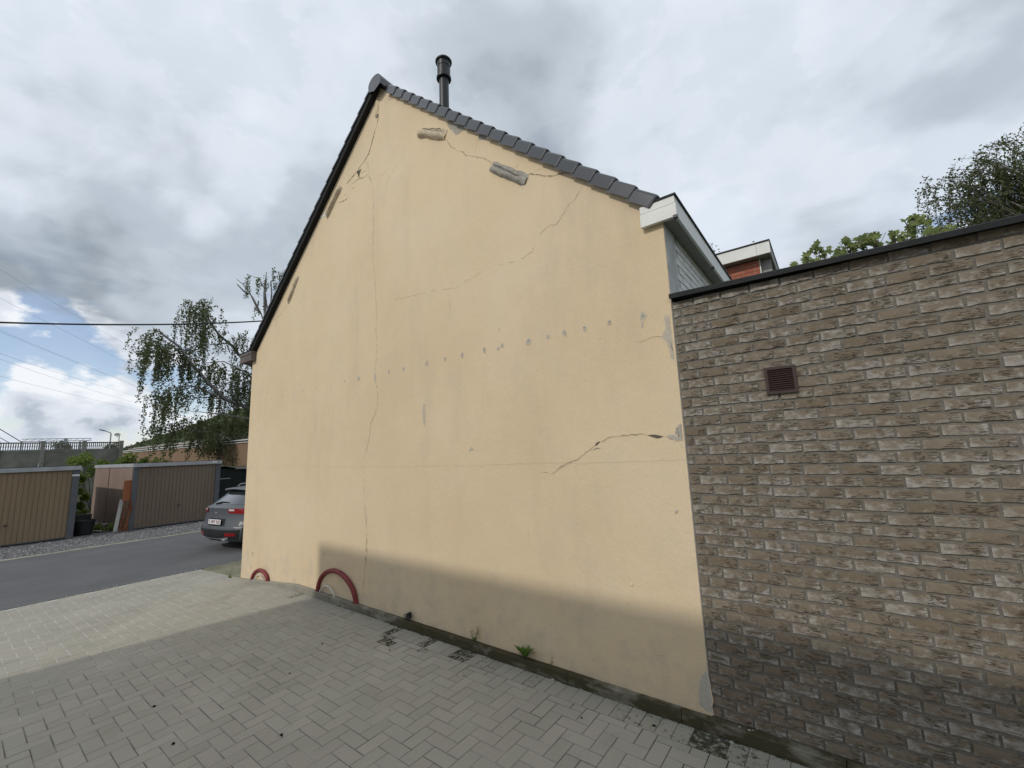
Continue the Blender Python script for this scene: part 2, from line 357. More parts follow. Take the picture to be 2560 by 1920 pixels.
def more_materials():
    m = NM('glazed_roof_tile', .2, spec=.5); m.b.inputs['IOR'].default_value = 1.62
    m.color(m.mix(m.rand(), (.050,.052,.057), (.068,.070,.076))); m.bump(m.noise(40, 3), .06, .003); MT['tile'] = m.m
    m = NM('kerb_concrete', .92, spec=.15)
    a = m.ramp(m.noise(7, 6, .65), [(.3, (.27,.255,.205)), (.7, (.36,.34,.285))])
    alg = m.ramp(m.noise(2.2, 6, .65, m.map(m.pos(), (1.0, 1, 3))), [(.30, 0.), (.50, 1.)])
    x = m.sepx(); mr = m.n('ShaderNodeMapRange'); m.L(x[0], mr.inputs[0]); mr.inputs[1].default_value = -7.2; mr.inputs[2].default_value = -4.2
    mr.inputs[3].default_value = .06; mr.inputs[4].default_value = 1.0
    a = m.mix(m.math('MULTIPLY', alg, mr.outputs[0]), a, (.068,.060,.034))
    m.color(a); m.bump(m.noise(110, 5), .7, .005); MT['kerb'] = m.m
    m = NM('gravel', .95, spec=.15)
    v = m.n('ShaderNodeTexVoronoi'); v.inputs['Scale'].default_value = 34; m.L(m.pos(), v.inputs['Vector'])
    a = m.mix(m.noise(25, 3), (.10,.10,.105), (.26,.255,.25))
    m.color(m.mix(.5, a, v.outputs['Color'])) if False else m.color(a)
    m.bump(v.outputs['Distance'], 1., .03); MT['gravel'] = m.m
    m = NM('gravel_stone', .95, spec=.15); x = m.attr(); m.color(m.mix(x[0], (.09,.09,.095), (.36,.35,.34))); MT['stone'] = m.m
    m = NM('earth_and_grass', .95, spec=.1)
    m.color(m.ramp(m.noise(.35, 8, .65), [(.3, (.05,.065,.025)), (.5, (.075,.09,.035)), (.7, (.12,.11,.065))])); m.bump(m.noise(6, 6), .8, .1); MT['ground'] = m.m
    m = NM('spoil_heap', .95, spec=.1)
    z = m.noise(.09, 9, .7)
    m.color(m.ramp(z, [(.36, (.022,.032,.014)), (.52, (.045,.05,.025)), (.66, (.085,.07,.05))])); m.bump(m.noise(.35, 8, .7), 1., 3.); MT['heap'] = m.m
    m = NM('garage_door_paint', .55, spec=.35)
    z = m.noise(.8, 5, .6, m.map(m.pos(), (1, 1, .3)))
    m.color(m.ramp(z, [(.3, (.215,.153,.092)), (.7, (.275,.20,.125))])); MT['door_tan'] = m.m
    m = NM('garage_door_paint_dark', .55, spec=.35)
    z = m.noise(.8, 5, .6, m.map(m.pos(), (1, 1, .3)))
    m.color(m.ramp(z, [(.3, (.15,.112,.082)), (.7, (.19,.143,.106))])); MT['door_brown'] = m.m
    MT['zinc'] = m_plain('grey_zinc_trim', (.36,.37,.38), .5, .4, var=.15, scale=3)
    MT['steel_grey'] = m_plain('grey_steel_frame', (.10,.105,.115), .5, .4, var=.15)
    MT['pink_panel'] = m_plain('pinkish_concrete_panel', (.25,.185,.15), .9, .15, var=.12, scale=1.2, bump=.3, bscale=40)
    MT['concrete'] = m_plain('weathered_concrete', (.21,.21,.18), .95, .1, var=.3, scale=1.5, bump=.5, bscale=25)
    MT['concrete_post'] = m_plain('pale_concrete_post', (.27,.265,.225), .95, .1, var=.22, scale=3, bump=.5, bscale=25)
    MT['rust'] = m_plain('rusty_steel', (.20,.075,.035), .85, .2, var=.35, scale=9, bump=.4, bscale=50)
    MT['rust_sheet'] = m_plain('brown_painted_sheet', (.28,.10,.042), .7, .25, var=.12, scale=5)
    MT['white_board'] = m_plain('off_white_board', (.58,.57,.52), .8, .2, var=.1)
    MT['timber'] = m_plain('grey_timber', (.30,.27,.21), .9, .15, var=.25, scale=8)
    MT['dark_green'] = m_plain('black_green_sheet', (.010,.016,.016), .55, .3, var=.3)
    MT['tarp'] = m_plain('olive_tarpaulin', (.06,.062,.04), .6, .3, var=.3, scale=4)
    MT['tan_brick'] = None
    m = NM('tan_brick_wall', .92, spec=.15)
    br = m.n('ShaderNodeTexBrick'); br.inputs['Scale'].default_value = 1; br.inputs['Brick Width'].default_value = .22; br.inputs['Row Height'].default_value = .075
    br.inputs['Mortar Size'].default_value = .012; br.inputs['Color1'].default_value = (.25,.15,.085,1); br.inputs['Color2'].default_value = (.19,.11,.065,1); br.inputs['Mortar'].default_value = (.25,.20,.145,1)
    m.L(m.map(m.pos(), (1,1,1), (math.radians(90), 0, math.radians(90))), br.inputs['Vector'])
    m.color(m.mix(m.math('MULTIPLY', m.noise(.6, 5), .5), br.outputs[0], (.21,.135,.085))); MT['tan_brick'] = m.m
    MT['pipe_white'] = m_plain('pale_lagged_pipe', (.62,.62,.60), .5, .4, var=.1)
    MT['conduit'] = m_plain('dark_red_conduit', (.20,.032,.034), .55, .35, var=.28, scale=14)
    MT['cable_white'] = m_plain('white_cable', (.62,.60,.55), .5, .4)
    MT['galv'] = m_plain('galvanised_steel', (.34,.35,.36), .5, .4, metal=.3)
    MT['birch_leaf'] = m_leaf('birch_leaf', (.052,.070,.028), (.135,.158,.066), .36)
    MT['maple_leaf'] = m_leaf('maple_leaf', (.09,.12,.03), (.19,.22,.06), .32)
    MT['shrub_leaf'] = m_leaf('shrub_leaf', (.08,.13,.022), (.20,.26,.055), .32)
    MT['weed_leaf'] = m_leaf('weed_leaf', (.09,.17,.03), (.18,.28,.06), .3)
    MT['white_render'] = m_plain('white_render', (.72,.70,.66), .9, .15, var=.06, scale=2)
    MT['straw'] = m_plain('dry_stalk', (.19,.17,.10), .9, .1)
    MT['bark'] = m_bark()
    MT['twig'] = m_plain('dark_twig', (.05,.04,.033), .9, .1, var=.3)
    MT['pebble'] = m_plain('pale_pebble', (.36,.34,.30), .9, .2, var=.3, scale=60)
    MT['dropping'] = m_plain('dark_debris', (.012,.011,.012), .8, .2)
    MT['line_paint'] = m_plain('cream_edge_stone', (.34,.32,.25), .9, .15, var=.25, scale=3)
    MT['slab'] = m_plain('mossy_slab', (.20,.195,.14), .95, .1, var=.25, scale=2.5, bump=.4)
more_materials()
# ------------------------------------------------------------------ the setting: ground, road, paving, kerb
WY = 3.555                        # front plane of the rendered gable
FOLD = -7.0; SLOPE = .05          # the paving falls towards the road left of the fold
def pave_z(x): return 0.0 if x > FOLD else (x-FOLD)*SLOPE
ROAD_Z = -.205; ROAD_X0, ROAD_X1 = -16.9, -11.12

def sheet(name, x0, x1, y0, y1, z, mat):
    return tag(MB().add([(x0,y0,z),(x1,y0,z),(x1,y1,z),(x0,y1,z)], [(0,1,2,3)]).build(name, mat), kind='structure')
sheet('ground', -1500, 1500, -1500, 1500, -.32, MT['ground'])
sheet('road', ROAD_X0, ROAD_X1, -80, 120, ROAD_Z, MT['asphalt'])
sheet('gravel_strip', -29.5, ROAD_X0-.12, -40, 60, ROAD_Z-.004, MT['gravel'])
ks = tag(empty('road_edging'), kind='structure')
for i in range(44):
    y = -8+i*.75
    MB().bbox(ROAD_X0-.12+U(-.006,.006), ROAD_X0+U(-.006,.006), y+.004, y+.746, -.3, ROAD_Z+.012+U(-.004,.004), .006).build('edging_stone', MT['line_paint'], ks)

def gravel_stones():
    b = MB(); r = random.Random(5)
    for _ in range(5200):
        x = r.uniform(-19.7, -17.0); y = -1+12*r.random()
        s = r.uniform(.012, .034); t = r.random()
        vs = [(x+s*r.uniform(.6,1.1), y, ROAD_Z), (x-s*r.uniform(.6,1.1), y+s*.4, ROAD_Z), (x, y+s, ROAD_Z), (x, y-s, ROAD_Z), (x+s*r.uniform(-.4,.4), y+s*r.uniform(-.4,.4), ROAD_Z+s*r.uniform(.5,.9))]
        b.add(vs, [(0,2,4),(2,1,4),(1,3,4),(3,0,4)], (t, 0, 0))
    tag(b.build('gravel_stones', MT['stone'], attr=True), 'loose grey gravel strewn before the garage doors', 'gravel', kind='stuff')
gravel_stones()

def paving():
    root = tag(empty('paving'), kind='structure')
    A = .1145; GAP = .0045; X0, Y0 = -2.19, 2.755
    r = random.Random(3)
    bed = MB()
    for x0, x1 in ((-11.1, FOLD), (FOLD, 4.2)):
        z0, z1 = pave_z(x0)-.0032, pave_z(x1)-.0032
        bed.add([(x0,-3.2,z0),(x1,-3.2,z1),(x1,3.5,z1),(x0,3.5,z0)], [(0,1,2,3)])
    bed.build('joint_sand', MT['joint'], root)
    moss_spots = [(-4.46,3.42,1.0),(-4.28,3.16,.9),(-4.32,3.27,.75),(-3.82,3.38,.85),(-3.75,3.29,.62),(-3.32,3.42,.95),(-3.23,3.44,.85),(-3.03,3.01,.5),
                  (-1.43,3.41,.5),(-1.31,3.41,.52),(-1.19,3.41,.52),(-1.07,3.41,.7),(-.96,3.41,.98),(-.85,3.41,.85),(-.74,3.41,.62),(-.62,3.41,.6),(-6.75,3.40,.7)]
    P = []                                                   # x0,x1,y0,y1
    ymax = 3.287
    i0, i1 = int((-11.1-X0)/A)-1, int((4.2-X0)/A)+1
    j0, j1 = int((-3.2-Y0)/A)-1, int((ymax-Y0)/A)+2
    for i in range(i0, i1):
        for j in range(j0, j1):
            m = (i+j) % 4
            x, y = X0+i*A, Y0+j*A
            if m == 2: P.append((x, x+A, y, y+2*A))
            elif m == 0: P.append((x, x+2*A, y, y+A))
    Q = []
    for x0, x1, y0, y1 in P:
        x0, x1 = max(x0, -11.11), min(x1, 4.2)
        if x1-x0 < .03: continue
        y1 = min(y1, ymax)
        if y1-y0 < .025: continue
        for a, b in (((x0, FOLD), (FOLD, x1)) if x0 < FOLD-.02 < x1-.04 else ((x0, x1),)): Q.append((a, b, y0, y1))
    x = -11.1
    while x < 4.0:
        Q.append((x, x+A*1.03, ymax, 3.4985)); x += A*1.03
    items = []
    for x0, x1, y0, y1 in Q:
        cx, cy = (x0+x1)/2, (y0+y1)/2
        d = r.uniform(-.0010, .0012); tone = min(1, max(0, r.gauss(.5, .26)))
        ms = 0.
        if cy > 3.29: ms = r.choice((.08,.18,.28,.36)) if cx > -6.0 else r.choice((0,.05,.1))
        if cy > 3.1 and cx > -5 and ms == 0: ms = r.choice((0,0,.06,.12))
        for mx, my, s in moss_spots:
            if abs(mx-cx) < .062 and abs(my-cy) < .09: ms = max(ms, min(.6, s*.68))
        g = GAP/2+r.uniform(-.0011,.0010)
        z = pave_z(cx)+d
        def paver_verts():
            b = MB(); jx = [r.uniform(-.001,.001) for _ in range(4)]
            b.bbox(x0+g+jx[0], x1-g+jx[1], y0+g+jx[2], y1-g+jx[3], -.05, 0, .0032)
            tx, ty = r.uniform(-.006,.006), r.uniform(-.006,.006)
            b.v = [(vx, vy, pave_z(vx)+d+vz+(vx-cx)*tx+(vy-cy)*ty) for vx, vy, vz in b.v]
            b.at = [(tone, ms, 0)]*len(b.v); return b
        items.append((area_px([(x0,y0,z),(x1,y0,z),(x1,y1,z),(x0,y1,z)]), len(items), paver_verts()))
    items.sort(key=lambda k: -k[0])
    for a, _, b in items[:300]: b.build('paver', MT['paver'], root, attr=True)
    rest = MB()
    for a, _, b in items[300:]:
        rest.add(b.v, b.f); rest.at[-len(b.v):] = b.at
    tag(rest.build('farther_pavers', MT['paver'], root, attr=True), kind='stuff')
paving()

def kerb():
    root = tag(empty('kerb'), kind='structure')
    KT = .087
    def top(x): return KT if x > -7.05 else KT+(x+7.05)*.098
    xs = [-9.45, -8.25, -7.05]+[-7.05+.98*k for k in range(1, 12)]
    for a, b in zip(xs, xs[1:]):
        y0 = 3.4985+U(-.002,.002); n = 6; vs = []; m = MB()
        for k in range(n+1):
            x = a+.003+(b-a-.006)*k/n; t = top(x)+U(-.0012,.0012); c = .007
            vs += [(x, y0+U(-.001,.001), t-.2), (x, y0+U(-.0012,.0012), t-c), (x, y0+c, t), (x, WY+.02, t), (x, WY+.02, t-.2)]
        fs = [(k*5+j, (k+1)*5+j, (k+1)*5+j+1, k*5+j+1) for k in range(n) for j in range(4)]
        fs += [(0,1,2,3,4), tuple(n*5+j for j in (4,3,2,1,0))]
        autosmooth(m.add(vs, fs).build('kerb_stone', MT['kerb'], root), 35)
kerb()
def grit():                                                     # sand, grit and leaf crumbs gathered along the kerb foot and the road edge
    b = MB(); r = random.Random(12)
    def bit(x, y, z, s, t):
        b.add([(x-s,y-s*.6,z),(x+s,y-s*.4,z),(x+s*.3,y+s,z),(x,y,z+s*.8)], [(0,1,3),(1,2,3),(2,0,3)], (t,0,0))
    for _ in range(700):
        x = -7+8.2*r.random(); y = 3.496-abs(r.gauss(0,.035)); bit(x, y, pave_z(x)+.001, r.uniform(.002,.006), r.random()*.7)
    for _ in range(500):
        y = -2.5+6*r.random(); x = -11.14-abs(r.gauss(0,.07)); bit(x, y, ROAD_Z, r.uniform(.004,.012), r.uniform(.3,1))
    for _ in range(260):
        x, y = r.uniform(-9.5,1.2), r.uniform(.2,3.45); bit(x, y, pave_z(x)+.002, r.uniform(.0015,.0045), r.random()*.8)
    tag(b.build('grit', MT['stone'], attr=True), 'fine grit gathered along the kerb foot and the road edge', 'grit', kind='stuff')
grit()
fp = tag(empty('footpath'), kind='structure')
for i in range(3):
    for j in range(14):
        x = -11.05+i*.6; y = 3.52+j*.6
        if x > -9.3: continue
        MB().bbox(x+.003, min(x+.597, -9.26), y+.003, y+.597, -.3, -.168+(x+9.3)*.012+U(-.004,.004), .005).build('slab', MT['slab'], fp)

# ------------------------------------------------------------------ the rendered house
HX0, HX1, HY1 = -9.24, -.965, 9.0
APEX = (-5.047, 7.742)
def zR(x): return 7.64-.914*(x+4.936)
def zL(x): return 4.219+.872*(x+9.088)
house = tag(empty('plaster_house'), 'cream rendered house with cracked gable, dark roof tiles and black flue pipe', 'house')

def ribbon(pts, w, y, r, lift=.0):                             # a ragged crack line lying on the wall, tapering to its ends
    P = []
    for a, b in zip(pts, pts[1:]):
        n = max(1, int(math.dist(a, b)/.028))
        P += [(a[0]+(b[0]-a[0])*k/n+(r.uniform(-.009,.009) if k else 0), a[1]+(b[1]-a[1])*k/n+(r.uniform(-.009,.009) if k else 0)) for k in range(n)]
    P.append(pts[-1]); N = len(P); L_, R_ = [], []
    for i, p in enumerate(P):
        a, b = P[max(i-1,0)], P[min(i+1,N-1)]; dx, dz = b[0]-a[0], b[1]-a[1]; l = math.hypot(dx, dz) or 1
        t = min(1, (i+.6)/3, (N-i-.4)/3)*r.choice((.35,.6,.9,1.1,1.6))*w/2
        L_.append((p[0]-dz/l*t, p[1]+dx/l*t)); R_.append((p[0]+dz/l*t, p[1]-dx/l*t))
    return P, L_, R_
def crack(pts, wmm, parent, r):
    w = wmm*.001*CRACK_W*(1.3 if wmm > 5 else 1)
    P, A, B = ribbon(pts, w, WY, r)
    n = len(P); b = MB(); i = 2
    while i < n-3:                                             # the line closes up here and there
        if r.random() < (.14 if wmm <= 4 else .05):
            for q in range(i, min(n-3, i+r.randint(2, 4))): A[q], B[q] = [tuple(c+(e-c)*.06 for c, e in zip(P[q], E)) for E in (A[q], B[q])]
            i += 4
        i += 1
    b.add([(x, WY-.0012, z) for x, z in A]+[(x, WY-.0012, z) for x, z in B], [(i, i+1, n+i+1, n+i) for i in range(n-1)])
    b.build('crack', MT['crack'] if wmm > 4 else MT['hairline'], parent)
    # one lip of the render stands slightly proud beside the gap
    if wmm < 5: return
    lip = MB(); e = .007+w*.8; vs = []; s = 1 if pts[-1][1] < pts[0][1] else -1
    E = A if r.random() < .6 else B; O = 1 if E is A else -1
    for i in range(n):
        a, c = P[max(i-1,0)], P[min(i+1,n-1)]; dx, dz = c[0]-a[0], c[1]-a[1]; l = math.hypot(dx, dz) or 1
        nx, nz = -dz/l*O, dx/l*O; t = min(1, i/3, (n-1-i)/3)*r.uniform(.5,1.1); q = E[i]
        vs += [(q[0], WY-.0013, q[1]), (q[0]+nx*.0016, WY-.0014-.0022*t*min(1,wmm/7), q[1]+nz*.0016), (q[0]+nx*e*(.6+.6*t), WY+.0005, q[1]+nz*e*(.6+.6*t))]
    lip.add(vs, [(i*3+j, i*3+j+1, i*3+j+4, i*3+j+3) if O > 0 else (i*3+j, i*3+j+3, i*3+j+4, i*3+j+1) for i in range(n-1) for j in range(2)])
    lip.build('lifted_render_edge', MT['stucco'], parent)
CRACK_W = .85
def blob(cx, cz, r0, rnd, n=11, ax=1., az=1.):
    return [(cx+math.cos(k*2*math.pi/n)*r0*ax*rnd.uniform(.7,1.2), cz+math.sin(k*2*math.pi/n)*r0*az*rnd.uniform(.7,1.2)) for k in range(n)]
def soft(pts, y):                                              # a thin patch whose attribute runs from 0 at the rim to 1 inside
    n = len(pts); cx, cz = sum(p[0] for p in pts)/n, sum(p[1] for p in pts)/n
    b = MB(); vs = [(x, y+.0016, z) for x, z in pts]+[(x+(cx-x)*.28, y, z+(cz-z)*.28) for x, z in pts]+[(cx, y, cz)]
    a = sum(pts[i][0]*pts[(i+1)%n][1]-pts[(i+1)%n][0]*pts[i][1] for i in range(n))
    fs = [(i, (i+1)%n, n+(i+1)%n, n+i) for i in range(n)]+[(n+i, n+(i+1)%n, 2*n) for i in range(n)]
    if a < 0: fs = [f[::-1] for f in fs]
    b.add(vs, fs); b.at = [(0,0,0)]*n+[(.75,0,0)]*n+[(1,0,0)]; return b
def rough_outline(pts, rnd, amp=.012):
    P = []
    n = len(pts)
    for i in range(n):
        a, b = pts[i], pts[(i+1)%n]; k = max(1, int(math.dist(a,b)/.05))
        P += [(a[0]+(b[0]-a[0])*j/k+(rnd.uniform(-amp,amp) if j else 0), a[1]+(b[1]-a[1])*j/k+(rnd.uniform(-amp,amp) if j else 0)) for j in range(k)]
    return P
def lump(a, b, hw, depth, name, mat, parent, r, bottom=1.):             # a mortared beam end standing out of the wall
    a, b = Vector((a[0], 0, a[1])), Vector((b[0], 0, b[1])); d = (b-a).normalized(); up = Vector((-d.z, 0, d.x))
    if up.z < 0: up = -up
    n = 9; m = 7; vs = []
    for i in range(n+1):
        t = i/n; e = min(1, t*n/1.2+.35, (n-i)/1.2+.35)
        for j in range(m+1):
            s = -1+2*j/m; q = math.sqrt(max(0, 1-abs(s)**3.2))*depth*e*(1.25 if s < 0 else .8)
            p = a+(b-a)*t+up*s*hw*(1+r.uniform(-.08,.08))
            vs.append((p.x+r.uniform(-.004,.004), WY+.006-q-r.uniform(-.006,.012)*(0 < j < m), p.z+r.uniform(-.009,.009)))
    fs = [(i*(m+1)+j, (i+1)*(m+1)+j, (i+1)*(m+1)+j+1, i*(m+1)+j+1) for i in range(n) for j in range(m)]
    o = MB().add(vs, fs); k = len(vs); vb = [(vs[i*(m+1)+j][0], WY+.03, vs[i*(m+1)+j][2]) for i in (0, n) for j in range(m+1)]
    o.add(vb, []); 
    for q, i in enumerate((0, n)):
        for j in range(m): o.f.append((i*(m+1)+j, i*(m+1)+j+1, k+q*(m+1)+j+1, k+q*(m+1)+j))
    return o.build(name, mat, parent, smooth=True)

def gable():
    r = random.Random(21)
    SEAM = [(-9.24,1.905),(-8.2,1.915),(-7,1.906),(-5.44,1.903),(-4.2,1.897),(-3.22,1.902),(-2.95,1.905),(-2.62,1.92),(-1.72,1.911),(-.965,1.931)]
    seam = []
    for a, b in zip(SEAM, SEAM[1:]):
        k = max(2, int((b[0]-a[0])/.06)); seam += [(a[0]+(b[0]-a[0])*j/k, a[1]+(b[1]-a[1])*j/k+r.uniform(-.007,.007)) for j in range(k)]
    seam.append(SEAM[-1])
    up = seam[::-1]+[(HX0, zL(HX0)-.02), (APEX[0], APEX[1]+.05), (HX1-.12, zR(HX1-.12)+.05), (HX1-.12, 3.97), (HX1, 3.97)]
    wall = MB().prism(up, WY, WY+.3).build('gable_wall', MT['stucco'], house)
    # rendered base, set back a few millimetres below the seam; its right edge runs ragged down to the bare filler
    lo = seam+[(HX1, .02), (-2, .02), (-4, .02), (-6, .02), (HX0, -.3)]
    MB().prism(lo, WY+.002, WY+.3).build('wall_base', MT['stucco'], house)
    for w, pts in CRACKS: crack([tuple(p) for p in pts], w, wall, r)
    mm = dict(mortar='mortar_patch', grey='grey_spot', smooth='filler_patch', dark='hollow', white='white_chip', faint='faint')
    nm = dict(mortar='bare_mortar_patch', grey='worn_paint_patch', smooth='filler_patch', dark='render_hole', white='white_chip', faint='faint_stain')
    for i, (k, pts) in enumerate(PATCHES):
        if k == 'faint': continue
        if min(p[1] for p in pts) < zR(max(p[0] for p in pts))+.0 or True:
            o = rough_outline([tuple(p) for p in pts], r, .008 if k != 'faint' else .015)
            soft(o, WY-.0018-.00013*i).build(nm[k], MT[mm[k]], wall, attr=True)
    for i, (x, z, s) in enumerate(SPOTS):
        soft(blob(x, z, s*1.15, r, 11, .85, 1.15), WY-.0017-.00004*i).build('filled_hole', MT['grey_spot'], wall, attr=True)
        if s > .024: MB().prism(blob(x, z+.1*s, s*.3, r, 8), WY-.0032-.00004*i, WY+.002).build('filler_dimple', MT['mortar'], wall)
    lump((-4.13,6.515),(-3.60,6.195), .075, .055, 'beam_end', MT['beam_mortar'], wall, r)
    lump((-2.85,5.385),(-2.36,4.985), .072, .05, 'beam_end', MT['mortar'], wall, r)
    lump((-6.11,6.55),(-6.545,6.165), .062, .05, 'beam_end', MT['beam_mortar'], wall, r)
    lump((-7.47,5.35),(-7.82,4.92), .05, .035, 'beam_end', MT['beam_mortar'], wall, r)
    for a, b in (((-4.0,6.47),(-3.62,6.25)), ((-2.80,5.37),(-2.40,5.03))):      # splits running along the mortar
        n = 9; P = [(a[0]+(b[0]-a[0])*k/n+r.uniform(-.01,.01), WY-.062, a[1]+(b[1]-a[1])*k/n+r.uniform(-.012,.012)) for k in range(n+1)]
        MB().tube(P, [.002]+[.0055]*(n-1)+[.002], 4).build('split', MT['crack'], wall)
    lump((-5.108,7.60),(-5.108,7.34), .030, .03, 'render_ridge', MT['stucco'], wall, r)
    MB().prism([(-5.165,7.335),(-5.135,7.365),(-5.085,7.335),(-5.115,7.295)], WY-.02, WY+.01).build('timber_stub', MT['timber'], wall)
    for (x, z, s) in [(-1.504,.91,.014),(-2.813,3.38,.013),(-1.629,3.056,.013),(-3.34,.53,.014),(-1.85,.62,.011),(-1.3,.42,.010)]:
        b = MB(); n = 9
        ring = [blob(x, z, s*q, r, n) for q in (1, .55)]
        vs = [(p[0], WY+.001, p[1]) for p in ring[0]]+[(p[0], WY-s*.28, p[1]) for p in ring[1]]+[(x, WY-s*.33, z)]
        b.add(vs, [(i, (i+1)%n, n+(i+1)%n, n+i) for i in range(n)]+[(n+i, n+(i+1)%n, 2*n) for i in range(n)])
        b.build('render_blister', MT['stucco'], wall, smooth=True)
CRACKS = [[9, [[-5.071, 7.323], [-5.121, 7.198], [-5.172, 7.103], [-5.208, 7.01], [-5.245, 6.958], [-5.259, 6.895], [-5.289, 6.849], [-5.318, 6.782], [-5.371, 6.747], [-5.367, 6.763], [-5.425, 6.714], [-5.473, 6.687], [-5.542, 6.668], [-5.621, 6.615], [-5.702, 6.601], [-5.784, 6.58], [-5.866, 6.545], [-5.95, 6.53]]], [4, [[-4.977, 7.493], [-4.86, 7.465], [-4.76, 7.426], [-4.662, 7.368], [-4.607, 7.36], [-4.525, 7.346]]], [3, [[-4.932, 7.396], [-5.056, 7.324]]], [5, [[-3.625, 6.149], [-3.572, 6.104], [-3.551, 6.051], [-3.521, 5.986], [-3.388, 5.869], [-3.308, 5.805], [-3.241, 5.715], [-3.135, 5.656], [-3.042, 5.583], [-3.098, 5.634], [-2.938, 5.523], [-2.861, 5.438], [-2.831, 5.367]]], [7, [[-2.366, 5.035], [-2.307, 5.043], [-2.178, 4.967], [-2.072, 4.906], [-1.967, 4.879], [-1.848, 4.841], [-1.705, 4.751]]], [3, [[-3.051, 5.942], [-3.043, 5.839], [-3.108, 5.684]]], [4, [[-2.38, 5.333], [-2.422, 5.283], [-2.476, 5.219], [-2.479, 5.149]]], [3, [[-2.143, 5.096], [-2.137, 5.033], [-2.249, 5.042]]], [4, [[-1.69, 4.626], [-1.786, 4.525], [-1.872, 4.481], [-1.944, 4.414], [-2.018, 4.338], [-2.105, 4.354], [-2.179, 4.324], [-2.237, 4.279], [-2.335, 4.136], [-2.522, 4.089], [-2.814, 4.136]]], [3, [[-2.916, 4.145], [-3.132, 4.106], [-3.476, 4.044], [-3.934, 4.118], [-4.696, 4.183]]], [3, [[-3.549, 4.028], [-3.582, 3.965], [-3.589, 3.669]]], [5, [[-5.241, 6.242], [-5.211, 6.155], [-5.198, 5.955], [-5.185, 5.758], [-5.18, 5.519], [-5.185, 5.285], [-5.18, 5.051], [-5.167, 4.863], [-5.138, 4.742], [-5.067, 3.996], [-5.119, 3.799], [-5.081, 3.893], [-5.059, 3.61], [-5.072, 3.4], [-5.103, 3.237], [-5.083, 3.088], [-5.031, 2.957], [-5.027, 2.753], [-5.075, 2.635], [-5.191, 2.502], [-5.205, 2.34], [-5.253, 2.2], [-5.284, 2.06]]], [4, [[-5.29, 2.303], [-5.303, 2.121], [-5.333, 1.941], [-5.362, 1.741], [-5.294, 1.699], [-5.333, 1.509], [-5.285, 1.324], [-5.245, 1.02]]], [9, [[-5.245, 1.02], [-5.25, 0.779], [-5.267, 0.627]]], [4, [[-5.267, 0.627], [-5.283, 0.418], [-5.329, 0.146]]], [4, [[-4.621, 6.269], [-4.672, 6.222], [-4.739, 6.171], [-4.807, 6.108], [-4.859, 6.06], [-4.875, 5.985], [-4.926, 5.819], [-4.951, 5.723]]], [4, [[-5.176, 6.262], [-5.094, 6.286], [-4.967, 6.246], [-4.861, 6.263]]], [6, [[-5.586, 6.446], [-5.456, 6.419], [-5.321, 6.414]]], [5, [[-5.8, 6.451], [-5.656, 6.452], [-5.496, 6.456]]], [7, [[-5.818, 6.368], [-5.694, 6.366]]], [7, [[-5.538, 6.519], [-5.39, 6.515]]], [6, [[-5.358, 6.381], [-5.3, 6.361], [-5.241, 6.248]]], [5, [[-6.126, 6.315], [-6.05, 6.337], [-5.922, 6.335]]], [6, [[-6.247, 6.312], [-6.179, 6.278], [-6.025, 6.248], [-5.876, 6.251]]], [4, [[-5.513, 6.356], [-5.415, 6.35]]], [4, [[-5.425, 6.714], [-5.364, 6.622], [-5.343, 6.562], [-5.302, 6.43]]], [4, [[-7.845, 4.93], [-7.949, 4.827], [-8.116, 4.752], [-8.321, 4.726], [-8.466, 4.656], [-8.706, 4.559]]], [4, [[-1.272, 2.948], [-1.187, 2.958], [-1.148, 2.97], [-1.075, 2.959], [-0.991, 2.958]]], [3, [[-2.372, 1.832], [-2.297, 1.832], [-2.238, 1.817]]], [5, [[-2.238, 1.817], [-2.177, 1.851], [-2.086, 1.896], [-1.998, 1.933], [-1.946, 1.946], [-1.877, 1.988], [-1.808, 2.03], [-1.749, 2.079], [-1.691, 2.105], [-1.581, 2.141], [-1.476, 2.15], [-1.403, 2.155], [-1.333, 2.153], [-1.265, 2.141]]], [5, [[-1.133, 2.124], [-1.07, 2.099], [-1.01, 2.07], [-0.977, 2.025]]]]
